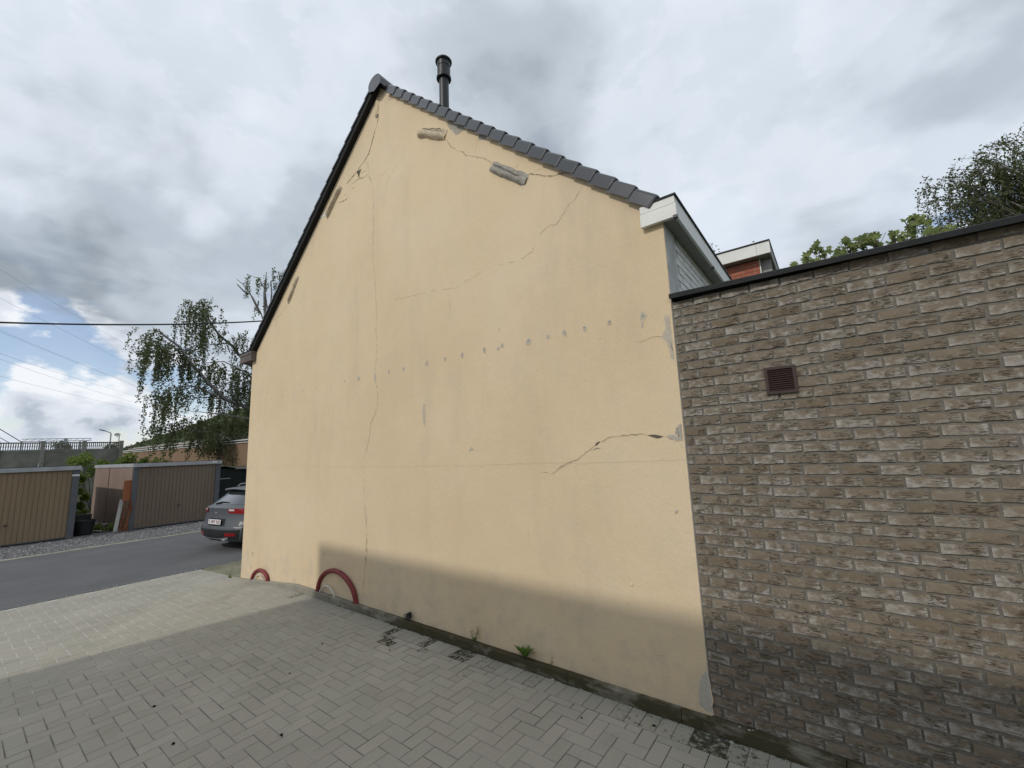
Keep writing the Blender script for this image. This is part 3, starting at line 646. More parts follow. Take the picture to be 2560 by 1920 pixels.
PATCHES = [["mortar", [[-3.615, 6.413], [-3.481, 6.348], [-3.327, 6.213], [-3.179, 6.112], [-3.026, 5.979], [-3.052, 5.933], [-3.157, 6.029], [-3.242, 6.089], [-3.331, 6.081], [-3.434, 6.089], [-3.511, 6.207], [-3.576, 6.281]]], ["mortar", [[-3.039, 5.936], [-2.947, 5.877], [-2.881, 5.809], [-2.905, 5.767], [-2.974, 5.789], [-3.043, 5.829]]], ["grey", [[-1.031, 3.169], [-0.978, 3.157], [-0.98, 3.006], [-0.98, 2.697], [-1.011, 2.739], [-1.033, 2.891], [-1.081, 2.963], [-1.031, 3.042]]], ["smooth", [[-0.978, 0.41], [-0.964, 0.378], [-0.955, 0.316], [-0.952, 0.258], [-0.95, 0.098], [-0.981, 0.093], [-1.01, 0.094], [-1.039, 0.111], [-1.055, 0.135], [-1.054, 0.2], [-1.041, 0.245], [-1.036, 0.317], [-1.007, 0.367]]], ["mortar", [[-1.023, 2.193], [-1.003, 2.208], [-0.974, 2.222], [-0.974, 2.152], [-0.973, 2.069], [-1.019, 2.077], [-1.006, 2.109], [-1.038, 2.142]]], ["smooth", [[-1.112, 2.133], [-1.079, 2.138], [-1.035, 2.136], [-1.006, 2.112], [-1.015, 2.08], [-1.046, 2.085], [-1.07, 2.099]]], ["dark", [[-1.265, 2.139], [-1.23, 2.142], [-1.197, 2.141], [-1.158, 2.132], [-1.127, 2.122], [-1.16, 2.109], [-1.19, 2.109], [-1.226, 2.122]]], ["dark", [[-1.753, 2.075], [-1.74, 2.093], [-1.707, 2.106], [-1.695, 2.099], [-1.729, 2.074], [-1.751, 2.063]]], ["white", [[-6.602, 6.28], [-6.569, 6.192], [-6.657, 6.199], [-6.754, 6.208], [-6.684, 6.257]]], ["dark", [[-5.672, 6.626], [-5.601, 6.612], [-5.52, 6.6], [-5.549, 6.563], [-5.568, 6.54], [-5.586, 6.465], [-5.629, 6.555]]], ["grey", [[-4.087, 2.701], [-4.047, 2.697], [-4.032, 2.514], [-4.039, 2.424], [-4.061, 2.372], [-4.082, 2.409], [-4.102, 2.574]]], ["grey", [[-5.103, 3.247], [-5.068, 3.169], [-5.056, 3.043], [-5.09, 3.057], [-5.129, 3.135], [-5.13, 3.209]]], ["grey", [[-1.229, 3.136], [-1.208, 3.131], [-1.212, 3.08], [-1.229, 3.062], [-1.235, 3.085]]], ["faint", [[-1.58, 1.778], [-1.535, 1.789], [-1.501, 1.762], [-1.511, 1.729], [-1.539, 1.742]]], ["faint", [[-1.491, 1.709], [-1.44, 1.717], [-1.422, 1.684], [-1.453, 1.643], [-1.497, 1.635]]], ["grey", [[-1.099, 1.524], [-1.082, 1.547], [-1.067, 1.535], [-1.075, 1.517], [-1.094, 1.509]]], ["grey", [[-1.793, 2.026], [-1.742, 2.057], [-1.692, 2.048], [-1.712, 2.038], [-1.727, 2.049]]], ["grey", [[-3.316, 2.066], [-3.293, 2.113], [-3.26, 2.112], [-3.228, 2.071], [-3.272, 2.077], [-3.301, 2.057]]]]
SPOTS = [[-8.309, 3.177, 0.02], [-7.883, 3.175, 0.02], [-7.498, 3.174, 0.018], [-7.119, 3.179, 0.02], [-6.674, 3.179, 0.018], [-6.282, 3.174, 0.017], [-5.865, 3.193, 0.024], [-5.499, 3.184, 0.037], [-8.785, 3.159, 0.012], [-8.583, 3.167, 0.012], [-8.81, 2.834, 0.019], [-8.813, 2.621, 0.02], [-7.062, 3.928, 0.015], [-4.782, 3.187, 0.029], [-4.469, 3.181, 0.03], [-4.237, 3.159, 0.008], [-4.006, 3.187, 0.035], [-3.679, 3.187, 0.028], [-3.387, 3.183, 0.033], [-3.043, 3.19, 0.034], [-2.785, 3.192, 0.03], [-2.841, 3.166, 0.024], [-2.433, 3.175, 0.04], [-2.194, 3.177, 0.024], [-2.0, 3.182, 0.032], [-1.78, 3.182, 0.028], [-1.522, 3.182, 0.028], [-1.213, 3.172, 0.038], [-2.817, 3.387, 0.012], [-2.324, 2.245, 0.008], [-2.345, 2.858, 0.007], [-1.81, 2.684, 0.006]]
SPOTS += [(-8.78,.36,.03),(-8.80,.12,.022),(-6.33,.62,.02)]
gable()

def house_shell():
    # street side, rear and garden side
    MB().box(HX0, HX0+.3, WY+.301, HY1, -.3, 4.05).build('street_wall', MT['stucco'], house)
    MB().prism([(HX0,-.3),(HX1,-.3),(HX1,3.95),(APEX[0],APEX[1]),(HX0,4.05)], HY1, HY1+.3).build('rear_wall', MT['stucco'], house)
    side = MB().box(HX1-.28, HX1-.011, WY+.301, HY1-.001, -.05, 4.0).build('garden_wall', MT['white_mortar'], house)
    MB().box(HX1-.02, HX1+.004, WY+.012, WY+.302, .0, 3.96).build('corner_render', MT['white_mortar'], house)
    r = random.Random(8); z = 2.9; k = 0
    while z < 3.93:
        y = WY+.305+(0 if k % 2 else .1)
        while y < 6.4:
            t = r.random()
            b = MB().box(HX1-.03, HX1-.003+r.uniform(-.002,.002), y, y+.188, z, z+.060)
            b.at = [(t, 0, 0)]*8; b.build('white_brick', MT['white_brick'], side, attr=True)
            y += .2
        z += .0725; k += 1
    # roof slabs
    roof = MB(); Y0, Y1 = 3.52, HY1+.2
    def slab(p, q, t=.1):
        (x0, z0), (x1, z1) = p, q
        roof.prism([(x0,z0),(x1,z1),(x1,z1+t),(x0,z0+t)], Y0+.02, Y1)
    slab((APEX[0]+.02, zR(APEX[0]+.02)+.035), (-1.02, zR(-1.02)+.035))
    slab((APEX[0]-.02, zL(APEX[0]-.02)+.035), (-9.28, zL(-9.28)+.035))
    ro = roof.build('roof', MT['tile'], house)
    # verge tiles on the garden slope: each laps over the one below, its apron hanging down the gable
    d = Vector((1, 0, -.914)).normalized(); nn = Vector((.914, 0, 1)).normalized()
    start = Vector((-4.83, 0, zR(-4.83))) ; ex = .2424; LEN = .262
    def verge(i, base, d, nn, sgn):
        r = random.Random(100+i+(50 if sgn < 0 else 0)); b = MB(); rings = []
        for t in (0, .25, .93, 1.0):
            k = -.010+.022*t; yo = 3.496-.012*t-(0 if t < 1 else -.004); s = LEN*t
            hh = .128
            prof = [(yo+.022,-.03),(yo+.022,-hh+.146),] if 0 else None
            pr = [(yo+.016, 0), (yo, 0), (yo, hh-.028), (yo+.006, hh-.011), (yo+.018, hh-.002), (yo+.035, hh), (yo+.235, hh-.004), (yo+.235, hh-.022), (yo+.03, hh-.02), (yo+.016, hh-.035)]
            if t == 1.0: pr = [(y+(.004 if q in (0,9,8) else .0), n-(.004 if 2 < q < 7 else 0)) for q, (y, n) in enumerate(pr)]
            rings.append([base+d*(i*ex+s+r.uniform(-.002,.002))+Vector((0, y, 0))+nn*(n+k) for y, n in pr])
        n = len(rings[0]); vs = [p for q in rings for p in q]
        fs = [(a*n+j, a*n+(j+1)%n, (a+1)*n+(j+1)%n, (a+1)*n+j) for a in range(3) for j in range(n)]
        fs += [tuple(range(n-1,-1,-1)), tuple(3*n+j for j in range(n))]
        if sgn < 0: fs = [f[::-1] for f in fs]
        return b.add(vs, fs)
    for i in range(21): verge(i, start, d, nn, 1).build('verge_tile', MT['tile'], ro)
    # street slope: thin tile edges lapping down over a strip coloured black for shade
    dl = Vector((-1, 0, -.872)).normalized(); nl = Vector((-.872, 0, 1)).normalized()
    sl = Vector((-5.06, 0, zL(-5.06)))
    bo = MB(); a = sl+nl*.0; e = Vector((-9.16, 0, zL(-9.16)))
    for y0, y1 in ((3.47, 3.553),):
        P = [a+nl*(.0), e+nl*.0, e+nl*.082, a+nl*.082]
        bo.add([(p.x, y0, p.z) for p in P]+[(p.x, y1, p.z) for p in P], [(0,1,2,3),(7,6,5,4),(0,4,5,1),(1,5,6,2),(2,6,7,3),(3,7,4,0)])
    bo.build('verge_shade_strip', MT['verge_shade_strip'], ro)
    for i in range(23):
        b = MB(); p0 = sl+dl*(i*.2424-.02); r = random.Random(i); vs = []
        for t in (0, 1):
            p = p0+dl*(.262*t); k = .083+.018*t
            for y in (3.452-.004*t, 3.75):
                for h in (0, .026): q = p+nl*(k+h); vs.append((q.x, y, q.z))
        b.add(vs, [(0,1,3,2),(4,6,7,5),(0,4,5,1),(2,3,7,6),(1,5,7,3),(0,2,6,4)])
        b.build('verge_tile', MT['tile'], ro)
    # ridge: half-round tiles, the first closed by an end plate
    for k in range(14):
        y0 = 3.43+k*.4; y1 = y0+.42; cz = APEX[1]+.03; b = MB(); n = 12; vs = []
        rr = .155 if k else .16
        pr = [(math.cos(math.pi*j/n)*rr, math.sin(math.pi*j/n)*rr*.82) for j in range(n+1)]
        pr = [(rr*.92, -.085)]+pr+[(-rr*.92, -.085)]
        m = len(pr)
        for t, y in ((1, y0), (.97, y1)):
            vs += [(APEX[0]+.02+x*t, y, cz+z*t) for x, z in pr]
        fs = [(j, m+j, m+j+1, j+1) for j in range(m-1)]
        if k == 0:
            vs.append((APEX[0]+.02, y0-.004, cz-.15)); fs.append(tuple(range(m))+(2*m,))
        autosmooth(b.add(vs, fs).build('ridge_tile', MT['tile'], ro), 40)
    # boxed eaves: white on the garden side, brown on the street side
    e1 = MB(); XA, XB, ZB, ZT = -1.14, -.832, 3.952, 4.075
    o = MB().box(XA, XB, 3.498, 3.535, ZB, ZT-.004).build('eaves_box', MT['white_pvc'], house)
    MB().box(XA+.002, XB-.008, 3.502, 3.54, ZT+.002, 4.142).build('upper_board', MT['white_pvc'], o)
    MB().box(XB-.022, XB, 3.536, HY1+.2, ZB, ZT-.004).build('long_fascia', MT['white_pvc'], o)
    MB().box(XB-.030, XB-.008, 3.541, HY1+.2, ZT+.002, 4.142).build('upper_long_fascia', MT['white_pvc'], o)
    MB().box(HX1-.02, XB-.023, 3.56, HY1+.1, ZB+.012, ZB+.03).build('soffit', MT['soffit'], o)
    MB().box(-1.02, XB+.006, 3.493, HY1+.2, 4.143, 4.160).build('gutter_trim', MT['coping'], o)
    MB().box(XA+.13, XB-.024, 3.536, HY1+.1, ZB+.031, 4.135).build('eaves_core', MT['soffit'], o)
    MB().box(XB-.03, XB+.004, 3.494, 3.53, ZB-.012, ZB+.012).build('corner_clip', MT['black'], o)
    MB().box(XB-.026, XB+.003, 4.86, 4.89, ZB-.012, ZB+.012).build('joint_clip', MT['black'], o)
    e2 = MB().box(-9.62, -9.08, 3.46, 3.552, 4.02, 4.15).build('street_eaves_box', MT['brown_wood'], house)
    MB().box(-9.64, -9.08, 3.45, 3.552, 4.153, 4.215).build('upper_board', MT['brown_wood'], e2)
    MB().box(-9.62, -9.241, 3.553, HY1, 4.02, 4.2).build('long_eaves_box', MT['brown_wood'], e2)
    MB().box(-9.66, -9.10, 3.44, HY1, 4.217, 4.232).build('gutter_trim', MT['coping'], e2)
    # flue
    fx, fy = -4.385, 4.3
    fl = autosmooth(MB().lathe((fx, fy, 0), [(.078, 6.6), (.078, 8.20)], 24).build('flue_pipe', MT['black'], house), 40)
    autosmooth(MB().lathe((fx, fy, 0), [(.078,8.075),(.118,8.085),(.121,8.10),(.118,8.125),(.106,8.13),(.106,8.285),(.098,8.288),(.098,8.302),(.106,8.305),(.108,8.38),(.134,8.40),(.136,8.415),(.130,8.425),(.03,8.43)], 28).build('flue_cap', MT['black'], fl), 40)
    for k in range(6):
        a = k*math.pi/3+.4; MB().beam((fx+.104*math.cos(a), fy+.104*math.sin(a), 8.28), (fx+.104*math.cos(a), fy+.104*math.sin(a), 8.31), .014, .008).build('cap_rib', MT['black'], fl)
    autosmooth(MB().lathe((fx, fy, 0), [(.16, 6.9), (.15, 7.12), (.085, 7.2)], 20).build('flue_flashing', MT['tile'], fl), 40)
house_shell()

# ------------------------------------------------------------------ brick annex wall with its vent and coping
def brick_wall():
    root = tag(empty('brick_wall'), 'grey brown brick wall with black coping butting against the cream gable', 'wall')
    BX0, BX1 = HX1+.012, 3.4; FY = WY+.004
    r = random.Random(77)
    MB().box(HX1+.001, BX1, FY+.012, FY+.3, .0, 3.235).build('mortar_bed', MT['brick_mortar'], root)
    items = []; k = 0; z = .093
    while z < 3.21:
        x = BX0; first = True; h = .057
        off = [.05, .15, .055, .142][k % 4]+r.uniform(-.012,.012)
        while x < BX1:
            ln = off if first else .184+r.uniform(-.005,.005); first = False
            tone, bloom = r.random(), max(0, min(1, r.gauss(.45,.4)))
            y0 = FY+r.uniform(-.003,.0025); nx = 5 if ln > .1 else 3; nz = 2
            skew = r.uniform(-.002,.002); hb = h+r.uniform(-.003,.002); zb = z+r.uniform(-.0015,.0015)
            b = MB(); vs = []; at = []
            lo = [r.uniform(-.0042,.0034) for _ in range(nx+1)]; hi = [r.uniform(-.003,.0018) for _ in range(nx+1)]
            for j in range(nz+1):
                for i in range(nx+1):
                    u, v = i/nx, j/nz
                    edge = i in (0, nx) or j in (0, nz)
                    px = x+ln*u+(r.uniform(-.0016,.0016) if j not in (0, nz) or i in (0, nx) else 0)
                    pz = zb+hb*v+skew*(u-.5)*2+(lo[i] if j == 0 else hi[i] if j == nz else 0)
                    py = y0+(.0035 if edge else 0)+(r.uniform(-.003,.003) if not edge else r.uniform(-.001,.002))
                    vs.append((px, py, pz)); at.append((tone, v, u))
            N = nx+1
            fs = [(j*N+i, j*N+i+1, (j+1)*N+i+1, (j+1)*N+i) for j in range(nz) for i in range(nx)]
            ring = list(range(N))+[j*N+nx for j in range(1, nz+1)]+[nz*N+i for i in range(nx-1,-1,-1)]+[j*N for j in range(nz-1,0,-1)]
            o = len(vs)
            for q in ring: vs.append((vs[q][0], FY+.02, vs[q][2])); at.append(at[q])
            m = len(ring); fs += [(ring[q], o+q, o+(q+1)%m, ring[(q+1)%m]) for q in range(m)]
            b.add(vs, fs); b.at = at
            items.append((area_px([(x,y0,z),(x+ln,y0,z),(x+ln,y0,z+h),(x,y0,z+h)]), len(items), b))
            x += ln+.015+r.uniform(-.002,.003)
        z += .0752; k += 1
    items.sort(key=lambda k: -k[0])
    for a, _, b in items[:300]: autosmooth(b.build('brick', MT['brick'], root, attr=True), 28)
    rest = MB()
    for a, _, b in items[300:]:
        rest.add(b.v, b.f); rest.at[-len(b.v):] = b.at
    tag(autosmooth(rest.build('farther_bricks', MT['brick'], root, attr=True), 28), kind='stuff')
    # coping lengths, lapped at their joints
    def cop(x): return 3.234-.0187*x
    for i, (a, b) in enumerate(((-.962, .0), (-.02, 1.55), (1.53, 3.4))):
        t = .0025*(i % 2); n = 14; vs = []
        for q in range(n+1):
            x = a+(b-a)*q/n; z0 = cop(x)-t; w = r.uniform(-.0012,.0012)
            vs += [(x, 3.498-t+w, z0), (x, 3.497-t+w, z0+.036+w), (x, 3.506-t, z0+.043+w), (x, 3.98, z0+.055), (x, 3.98, z0), (x, 3.52, z0+.012)]
        fs = [(q*6+j, (q+1)*6+j, (q+1)*6+(j+1)%6, q*6+(j+1)%6) for q in range(n) for j in range(6)]
        fs += [tuple(range(5,-1,-1)), tuple(n*6+j for j in range(6))]
        fs = [f[::-1] for f in fs]
        autosmooth(MB().add(vs, fs).build('coping', MT['coping'], root), 40)
    # vent grille
    vx0, vx1, vz0, vz1 = -.357, -.165, 2.386, 2.580; y = FY-.004
    vent = MB().box(vx0+.012, vx1-.012, y-.004, y+.006, vz0+.012, vz1-.012).build('vent_grille', MT['hole'], root)
    fr = MB(); t = .019; d = y-.016
    fr.box(vx0, vx1, d, y+.005, vz1-t, vz1).box(vx0, vx1, d, y+.005, vz0, vz0+t).box(vx0, vx0+t, d+.0004, y+.005, vz0+t, vz1-t).box(vx1-t, vx1, d+.0004, y+.005, vz0+t, vz1-t)
    fr.build('vent_frame', MT['vent'], vent)
    for q in range(10):
        z = vz0+t+.004+q*.0152
        b = MB().add([(vx0+t, d+.002, z), (vx1-t, d+.002, z), (vx1-t, d+.012, z+.011), (vx0+t, d+.012, z+.011), (vx0+t, d+.005, z-.002), (vx1-t, d+.005, z-.002), (vx1-t, d+.014, z+.008), (vx0+t, d+.014, z+.008)],
                     [(0,1,2,3),(4,7,6,5),(0,4,5,1),(1,5,6,2),(2,6,7,3),(3,7,4,0)])
        b.build('louvre', MT['vent'], vent)
    for sx in (vx0+.012, vx1-.012):
        for sz in (vz0+.012, vz1-.012): MB().lathe((0,0,0), [(.006,0),(.006,.003),(.003,.005)], 8)
brick_wall()
# ------------------------------------------------------------------ foliage helpers
def leaf_mesh(name, P, size, mat, parent, seed=0, tone=None, aspect=.62, hang=.0):
    """diamond leaves (two triangles folded along the midrib) at the points P"""
    g = np.random.default_rng(seed); P = np.asarray(P, dtype=float); n = len(P)
    d = g.normal(size=(n,3)); d[:,2] -= hang; d /= np.linalg.norm(d, axis=1)[:,None]
    q = g.normal(size=(n,3)); s = np.cross(d, q); s /= np.linalg.norm(s, axis=1)[:,None]; m = np.cross(d, s)
    L = (size*g.uniform(.6,1.25,n))[:,None]; W = L*aspect/2; F = L*.12
    V = np.stack([P, P+d*L*.45+s*W+m*F, P+d*L, P+d*L*.45-s*W+m*F], 1).reshape(-1,3)
    I = np.arange(n)[:,None]*4; F2 = np.concatenate([I+np.array([0,1,2]), I+np.array([0,2,3])])
    me = bpy.data.meshes.new(name); me.from_pydata(V.tolist(), [], F2.tolist()); me.materials.append(mat)
    t = g.uniform(0,1,n) if tone is None else np.clip(np.asarray(tone)+g.uniform(-.25,.25,n), 0, 1)
    A = me.attributes.new('pc', 'FLOAT_VECTOR', 'POINT'); at = np.zeros((n*4,3), np.float32); at[:,0] = np.repeat(t, 4)
    A.data.foreach_set('vector', at.ravel())
    return link(name, me, parent)
def curve_pts(a, b, sag, n, r, wob=.05):
    a, b = Vector(a), Vector(b); return [a.lerp(b, t/n)+Vector((r.uniform(-wob,wob), r.uniform(-wob,wob), -sag*4*(t/n)*(1-t/n)+r.uniform(-wob,wob)*.5)) for t in range(n+1)]

# ------------------------------------------------------------------ things on the kerb and the paving
def arch(name, xa, xb, z0a, z0b, h, r, mat, label, cat, y=3.535, skew=0, group=None):
    pts = []
    for k in range(23):
        t = math.pi*k/22; c = math.cos(t)
        pts.append(((xa+xb)/2-(xb-xa)/2*c+skew*math.sin(t), y+.012*math.sin(t*2), (z0a+z0b)/2-(z0a-z0b)/2*-c*1.0+h*math.sin(t)**.9))
    pts = [(pts[0][0], y, pts[0][2]-.12)]+pts+[(pts[-1][0], y, pts[-1][2]-.12)]
    return tag(MB().tube(pts, r, 12).build(name, mat, smooth=True), label, cat, group)
arch('conduit', -6.43, -5.44, .075, .075, .355, .033, MT['conduit'], 'large dark red conduit looping out of the kerb beside the crack', 'conduit', skew=-.02)
arch('conduit', -8.70, -8.06, -.09, -.03, .185, .031, MT['conduit'], 'small dark red conduit loop near the house corner', 'conduit')
arch('cable', -6.36, -5.96, .075, .075, .125, .010, MT['cable_white'], 'thin white cable arching under the large red conduit', 'cable', y=3.52, skew=.03)
arch('cable', -8.58, -8.22, -.08, -.03, .10, .009, MT['cable_white'], 'thin white cable under the small red conduit near the corner', 'cable', y=3.52)
def clip():
    t = tag(empty('cable_clip'), 'small black clip with two wire loops standing on the kerb', 'clip')
    x, y, z = -4.335, 3.528, .087
    MB().add([(x-.035,y-.022,z+.045),(x+.032,y-.022,z+.03),(x+.032,y+.02,z+.03),(x-.035,y+.02,z+.045),(x-.022,y-.016,z+.078),(x+.018,y-.016,z+.098),(x+.018,y+.016,z+.098),(x-.022,y+.016,z+.078)],
             [(0,3,2,1),(4,5,6,7),(0,1,5,4),(1,2,6,5),(2,3,7,6),(3,0,4,7)]).build('body', MT['black'], t)
    for a, b in (((x-.03,z+.05),(x-.018,z)), ((x+.026,z+.05),(x+.03,z))): MB().beam((a[0],y-.01,a[1]),(b[0],y-.012,b[1]),.014,.014).build('leg', MT['black'], t)
    for c, w, h in (((x-.058,z+.035),.018,.03), ((x+.045,z+.072),.013,.026)):
        MB().tube([(c[0]+w*math.cos(k*math.pi/8), y-.006, c[1]+h*math.sin(k*math.pi/8)) for k in range(17)], .004, 6, cap=False).build('loop', MT['black'], t, smooth=True)
clip()
def weed(name, x, y, z, n, h, label, seed, mat='weed_leaf', stalks=0, w=.03):
    r = random.Random(seed); t = tag(empty(name), label, 'plant'); b = MB()
    for k in range(n):
        a = r.uniform(0, 2*math.pi); l = h*r.uniform(.55,1.05); out = r.uniform(.35,.95); ww = w*r.uniform(.6,1.1)
        d = Vector((math.cos(a), math.sin(a)*.45-.25, 0)); s = Vector((-d.y, d.x, 0)).normalized(); vs = []
        for q in range(6):
            u = q/5; p = Vector((x, y, z))+d*l*out*u+Vector((0, 0, l*(u*1.05-.55*out*u*u)))
            k2 = ww*math.sin(math.pi*min(1, u*.92+.06))*(1+.35*math.sin(q*2.6)); vs += [p-s*k2, p+Vector((0,0,-.15*k2)), p+s*k2]
        b.add(vs, [(q*3+j, q*3+j+1, q*3+j+4, q*3+j+3) for q in range(5) for j in range(2)], (r.random(), 0, 0))
    b.build('leaves', MT[mat], t, attr=True)
    if stalks:
        for k in range(stalks):
            c = Vector((x+r.uniform(-.03,.03), y, z)); e = c+Vector((r.uniform(-.09,.09), r.uniform(-.02,.01), h*r.uniform(1.3,2.2)))
            MB().tube(curve_pts(c, e, r.uniform(-.02,.03), 5, r, .006), .0022, 5).build('stalk', MT['straw'], t)
            leaf_mesh('seed_head', [tuple(e+Vector((r.uniform(-.03,.03), r.uniform(-.02,.02), r.uniform(-.07,.03)))) for _ in range(26)], .014, MT['straw'], t, seed+k)
    return t
weed('weed', -2.62, 3.53, .085, 17, .19, 'bright green leafy weed growing on the kerb by the gable', 1, w=.022)
weed('weed', -3.29, 3.545, .085, 7, .07, 'pale weed with dry seed stalks on the kerb by the gable', 2, stalks=3, w=.009)
weed('weed', -2.36, 3.55, .085, 2, .03, 'single thin dry stalk on the kerb right of the green weed', 3, stalks=1, w=.005)
weed('weed', -9.40, 3.44, -.15, 9, .10, 'straggly weed with a tall stalk at the low end of the kerb', 4, stalks=2, w=.014)
weed('weed', -5.76, 3.487, .0, 7, .05, 'tiny green weed at the foot of the kerb below the red conduit', 5, w=.008)
weed('weed', -8.95, 3.487, -.11, 6, .035, 'tiny weed at the foot of the kerb below the small conduit', 6, w=.007)
def moss():
    r = random.Random(44); P = []
    for _ in range(46):
        x = r.choice((r.uniform(-6.9,1.0), r.uniform(-4.8,-.5))); n = r.randint(4, 22); w = r.uniform(.008,.035)
        P += [(x+r.gauss(0,w), 3.494-abs(r.gauss(0,.007)), .001+abs(r.gauss(0,.004))) for _ in range(n)]
    tag(leaf_mesh('moss_tufts', P, .011, MT['birch_leaf'], None, 4, aspect=.9), 'dark moss tufts along the foot of the kerb', 'moss', kind='stuff')
moss()
def stone(x, y, s, mat, name, label, cat, group, seed, z=None):
    r = random.Random(seed); n = 7; vs = []; z = pave_z(x) if z is None else z
    for k, (q, h) in enumerate(((.7,0),(1,.4),(.75,.8))):
        vs += [(x+math.cos(j*2*math.pi/n)*s*q*r.uniform(.8,1.25), y+math.sin(j*2*math.pi/n)*s*q*r.uniform(.6,1), z+s*h*.8) for j in range(n)]
    vs.append((x, y, z+s*.9))
    fs = [(i*n+j, i*n+(j+1)%n, (i+1)*n+(j+1)%n, (i+1)*n+j) for i in range(2) for j in range(n)]+[(2*n+j, 2*n+(j+1)%n, 3*n) for j in range(n)]+[tuple(range(n-1,-1,-1))]
    tag(MB().add(vs, fs).build(name, mat), label, cat, group)
for i, (x, y, s) in enumerate([(-2.29,3.482,.018),(-2.0,3.482,.013),(-1.12,3.33,.012),(-.83,3.47,.017)]):
    stone(x, y, s, MT['pebble'], 'pebble', ['pale pebble at the kerb foot left of the filler patch', 'tiny pale pebble at the kerb foot near mid gable', 'pale chip on the mossy edge pavers', 'pale pebble on the darkest mossy pavers at the kerb'][i], 'pebble', None, i)
for i, (x, y, s) in enumerate([(-.78,3.53,.009),(-.72,3.525,.011),(-.70,3.54,.008)]):
    stone(x, y, s, MT['pebble'], 'pebble', ['left of three pale crumbs on the kerb top below the bricks', 'middle and largest of three pale crumbs on the kerb top', 'right of three pale crumbs on the kerb top below the bricks'][i], 'pebble', 'crumbs on the kerb top', 30+i, .087)
for i, (x, y, s) in enumerate([(-4.933,1.28,.015),(-4.187,1.22,.014),(-3.60,1.73,.014),(-4.84,2.73,.012),(-4.49,2.21,.010),(-1.82,3.15,.009),(-1.33,3.36,.013),(-3.78,3.20,.011),(-4.06,3.05,.012)]):
    stone(x, y, s, MT['dropping'], 'debris', 'small dark crumb of debris lying on the grey paving', 'debris', 'dark crumbs on the paving', 50+i)

# ------------------------------------------------------------------ garages across the road
GX = -19.8; GZ = -.2
def garage(y0, y1, door0, door1, depth, doormat, label, plate, handle, side=False):
    t = tag(empty('garage'), label, 'garage'); r = random.Random(int(y0*10)+99)
    MB().box(GX-depth, GX-.12, y0+.03, y1-.03, GZ, 1.93).build('body', MT['pink_panel'], t)
    MB().box(GX-depth-.05, GX+.06, y0-.02, y1+.02, 1.945, 2.075).build('roof_fascia', MT['zinc'], t)
    MB().box(GX-depth, GX, y0+.05, y1-.05, 2.077, 2.09).build('roof_deck', MT['coping'], t)
    MB().box(GX-.1, GX+.012, door1, y1, GZ, 1.943).build('post', MT['steel_grey'], t)
    MB().box(GX-.1, GX+.012, y0, door0, GZ, 1.943).build('post', MT['steel_grey'], t)
    door = MB().box(GX-.06, GX-.03, door0+.003, door1-.003, GZ+.05, 1.94).build('door', doormat, t)
    n = round((door1-door0)/.112); w = (door1-door0)/n
    for k in range(n):
        a = door0+k*w; b = a+w; e = w*.07; d = GX-.03; f = d+.011
        MB().add([(d,a+.002,GZ+.06),(f,a+e,GZ+.06),(f,b-e,GZ+.06),(d,b-.002,GZ+.06),(d,a+.002,1.90),(f,a+e,1.90),(f,b-e,1.90),(d,b-.002,1.90)],
                 [(0,4,5,1),(1,5,6,2),(2,6,7,3),(4,7,6,5),(0,1,2,3)][::1]).build('door_slat', doormat, door)
    MB().box(GX-.03, GX-.008, door0+.004, door1-.004, GZ+.03, GZ+.062).build('bottom_rail', MT['steel_grey'], door)
    hy, hz = handle
    MB().box(GX-.012, GX+.03, hy-.035, hy+.035, hz-.015, hz+.015).build('handle', MT['black'], door)
    py, pz = plate; MB().box(GX+.0605 if pz > 1.93 else GX+.0125, GX+.068 if pz > 1.93 else GX+.02, py-.085, py+.085, pz-.028, pz+.028).build('number_plate', MT['white_pvc'], t)
    if side:
        for a, b in ((-.02, 3.55), (3.57, depth-.02)):
            MB().box(GX-b, GX-a-.125, y0-.012, y0+.028, GZ, 1.94).build('side_panel', MT['pink_panel'], t)
        MB().box(GX-depth-.04, GX-.02, y0-.04, y0-.021, 1.95, 2.07).build('side_trim', MT['zinc'], t)
    return t
garage(-.25, 2.66, -.12, 2.50, 6.0, MT['door_tan'], 'tan ribbed garage at the left edge of the picture', (2.57, 1.77), (1.22, .41))
garage(4.0, 6.66, 4.13, 6.50, 6.4, MT['door_brown'], 'brown ribbed garage with pinkish side panels beside the parked car', (6.42, 2.02), (5.38, .49), side=True)
def shed():
    t = tag(empty('shed'), 'black sheeted lean-to shed with a tarpaulin roof behind the car', 'shed')
    MB().box(-24.0, -20.6, 6.72, 11.5, GZ, 1.72).build('sheet_wall', MT['dark_green'], t)
    for k in range(4): MB().box(-20.6, -20.575, 6.74+k*1.05, 7.76+k*1.05, GZ, 1.66-.02*k).build('sheet_panel', MT['dark_green'], t)
    b = MB(); n = 16; vs = []
    for k in range(n+1):
        y = 6.7+5*k/n; z = 1.76+.12*math.exp(-((y-7.0)/.35)**2)-.06*math.exp(-((y-7.9)/.4)**2)
        for x in (-20.45, -21.2, -22.5, -24.1): vs.append((x, y, z+(.03 if x == -21.2 else 0)-(.05 if x == -20.45 else 0)))
    b.add(vs, [(k*4+j, k*4+j+1, (k+1)*4+j+1, (k+1)*4+j) for k in range(n) for j in range(3)])
    b.build('tarpaulin', MT['tarp'], t, smooth=True)
    MB().beam((-20.5,7.45,1.70),(-20.5,9.5,1.72),.05,.05).build('edge_rail', MT['galv'], t)
    MB().beam((-20.56,6.8,1.31),(-20.56,7.3,1.31),.03,.03).build('short_rail', MT['galv'], t)
shed()

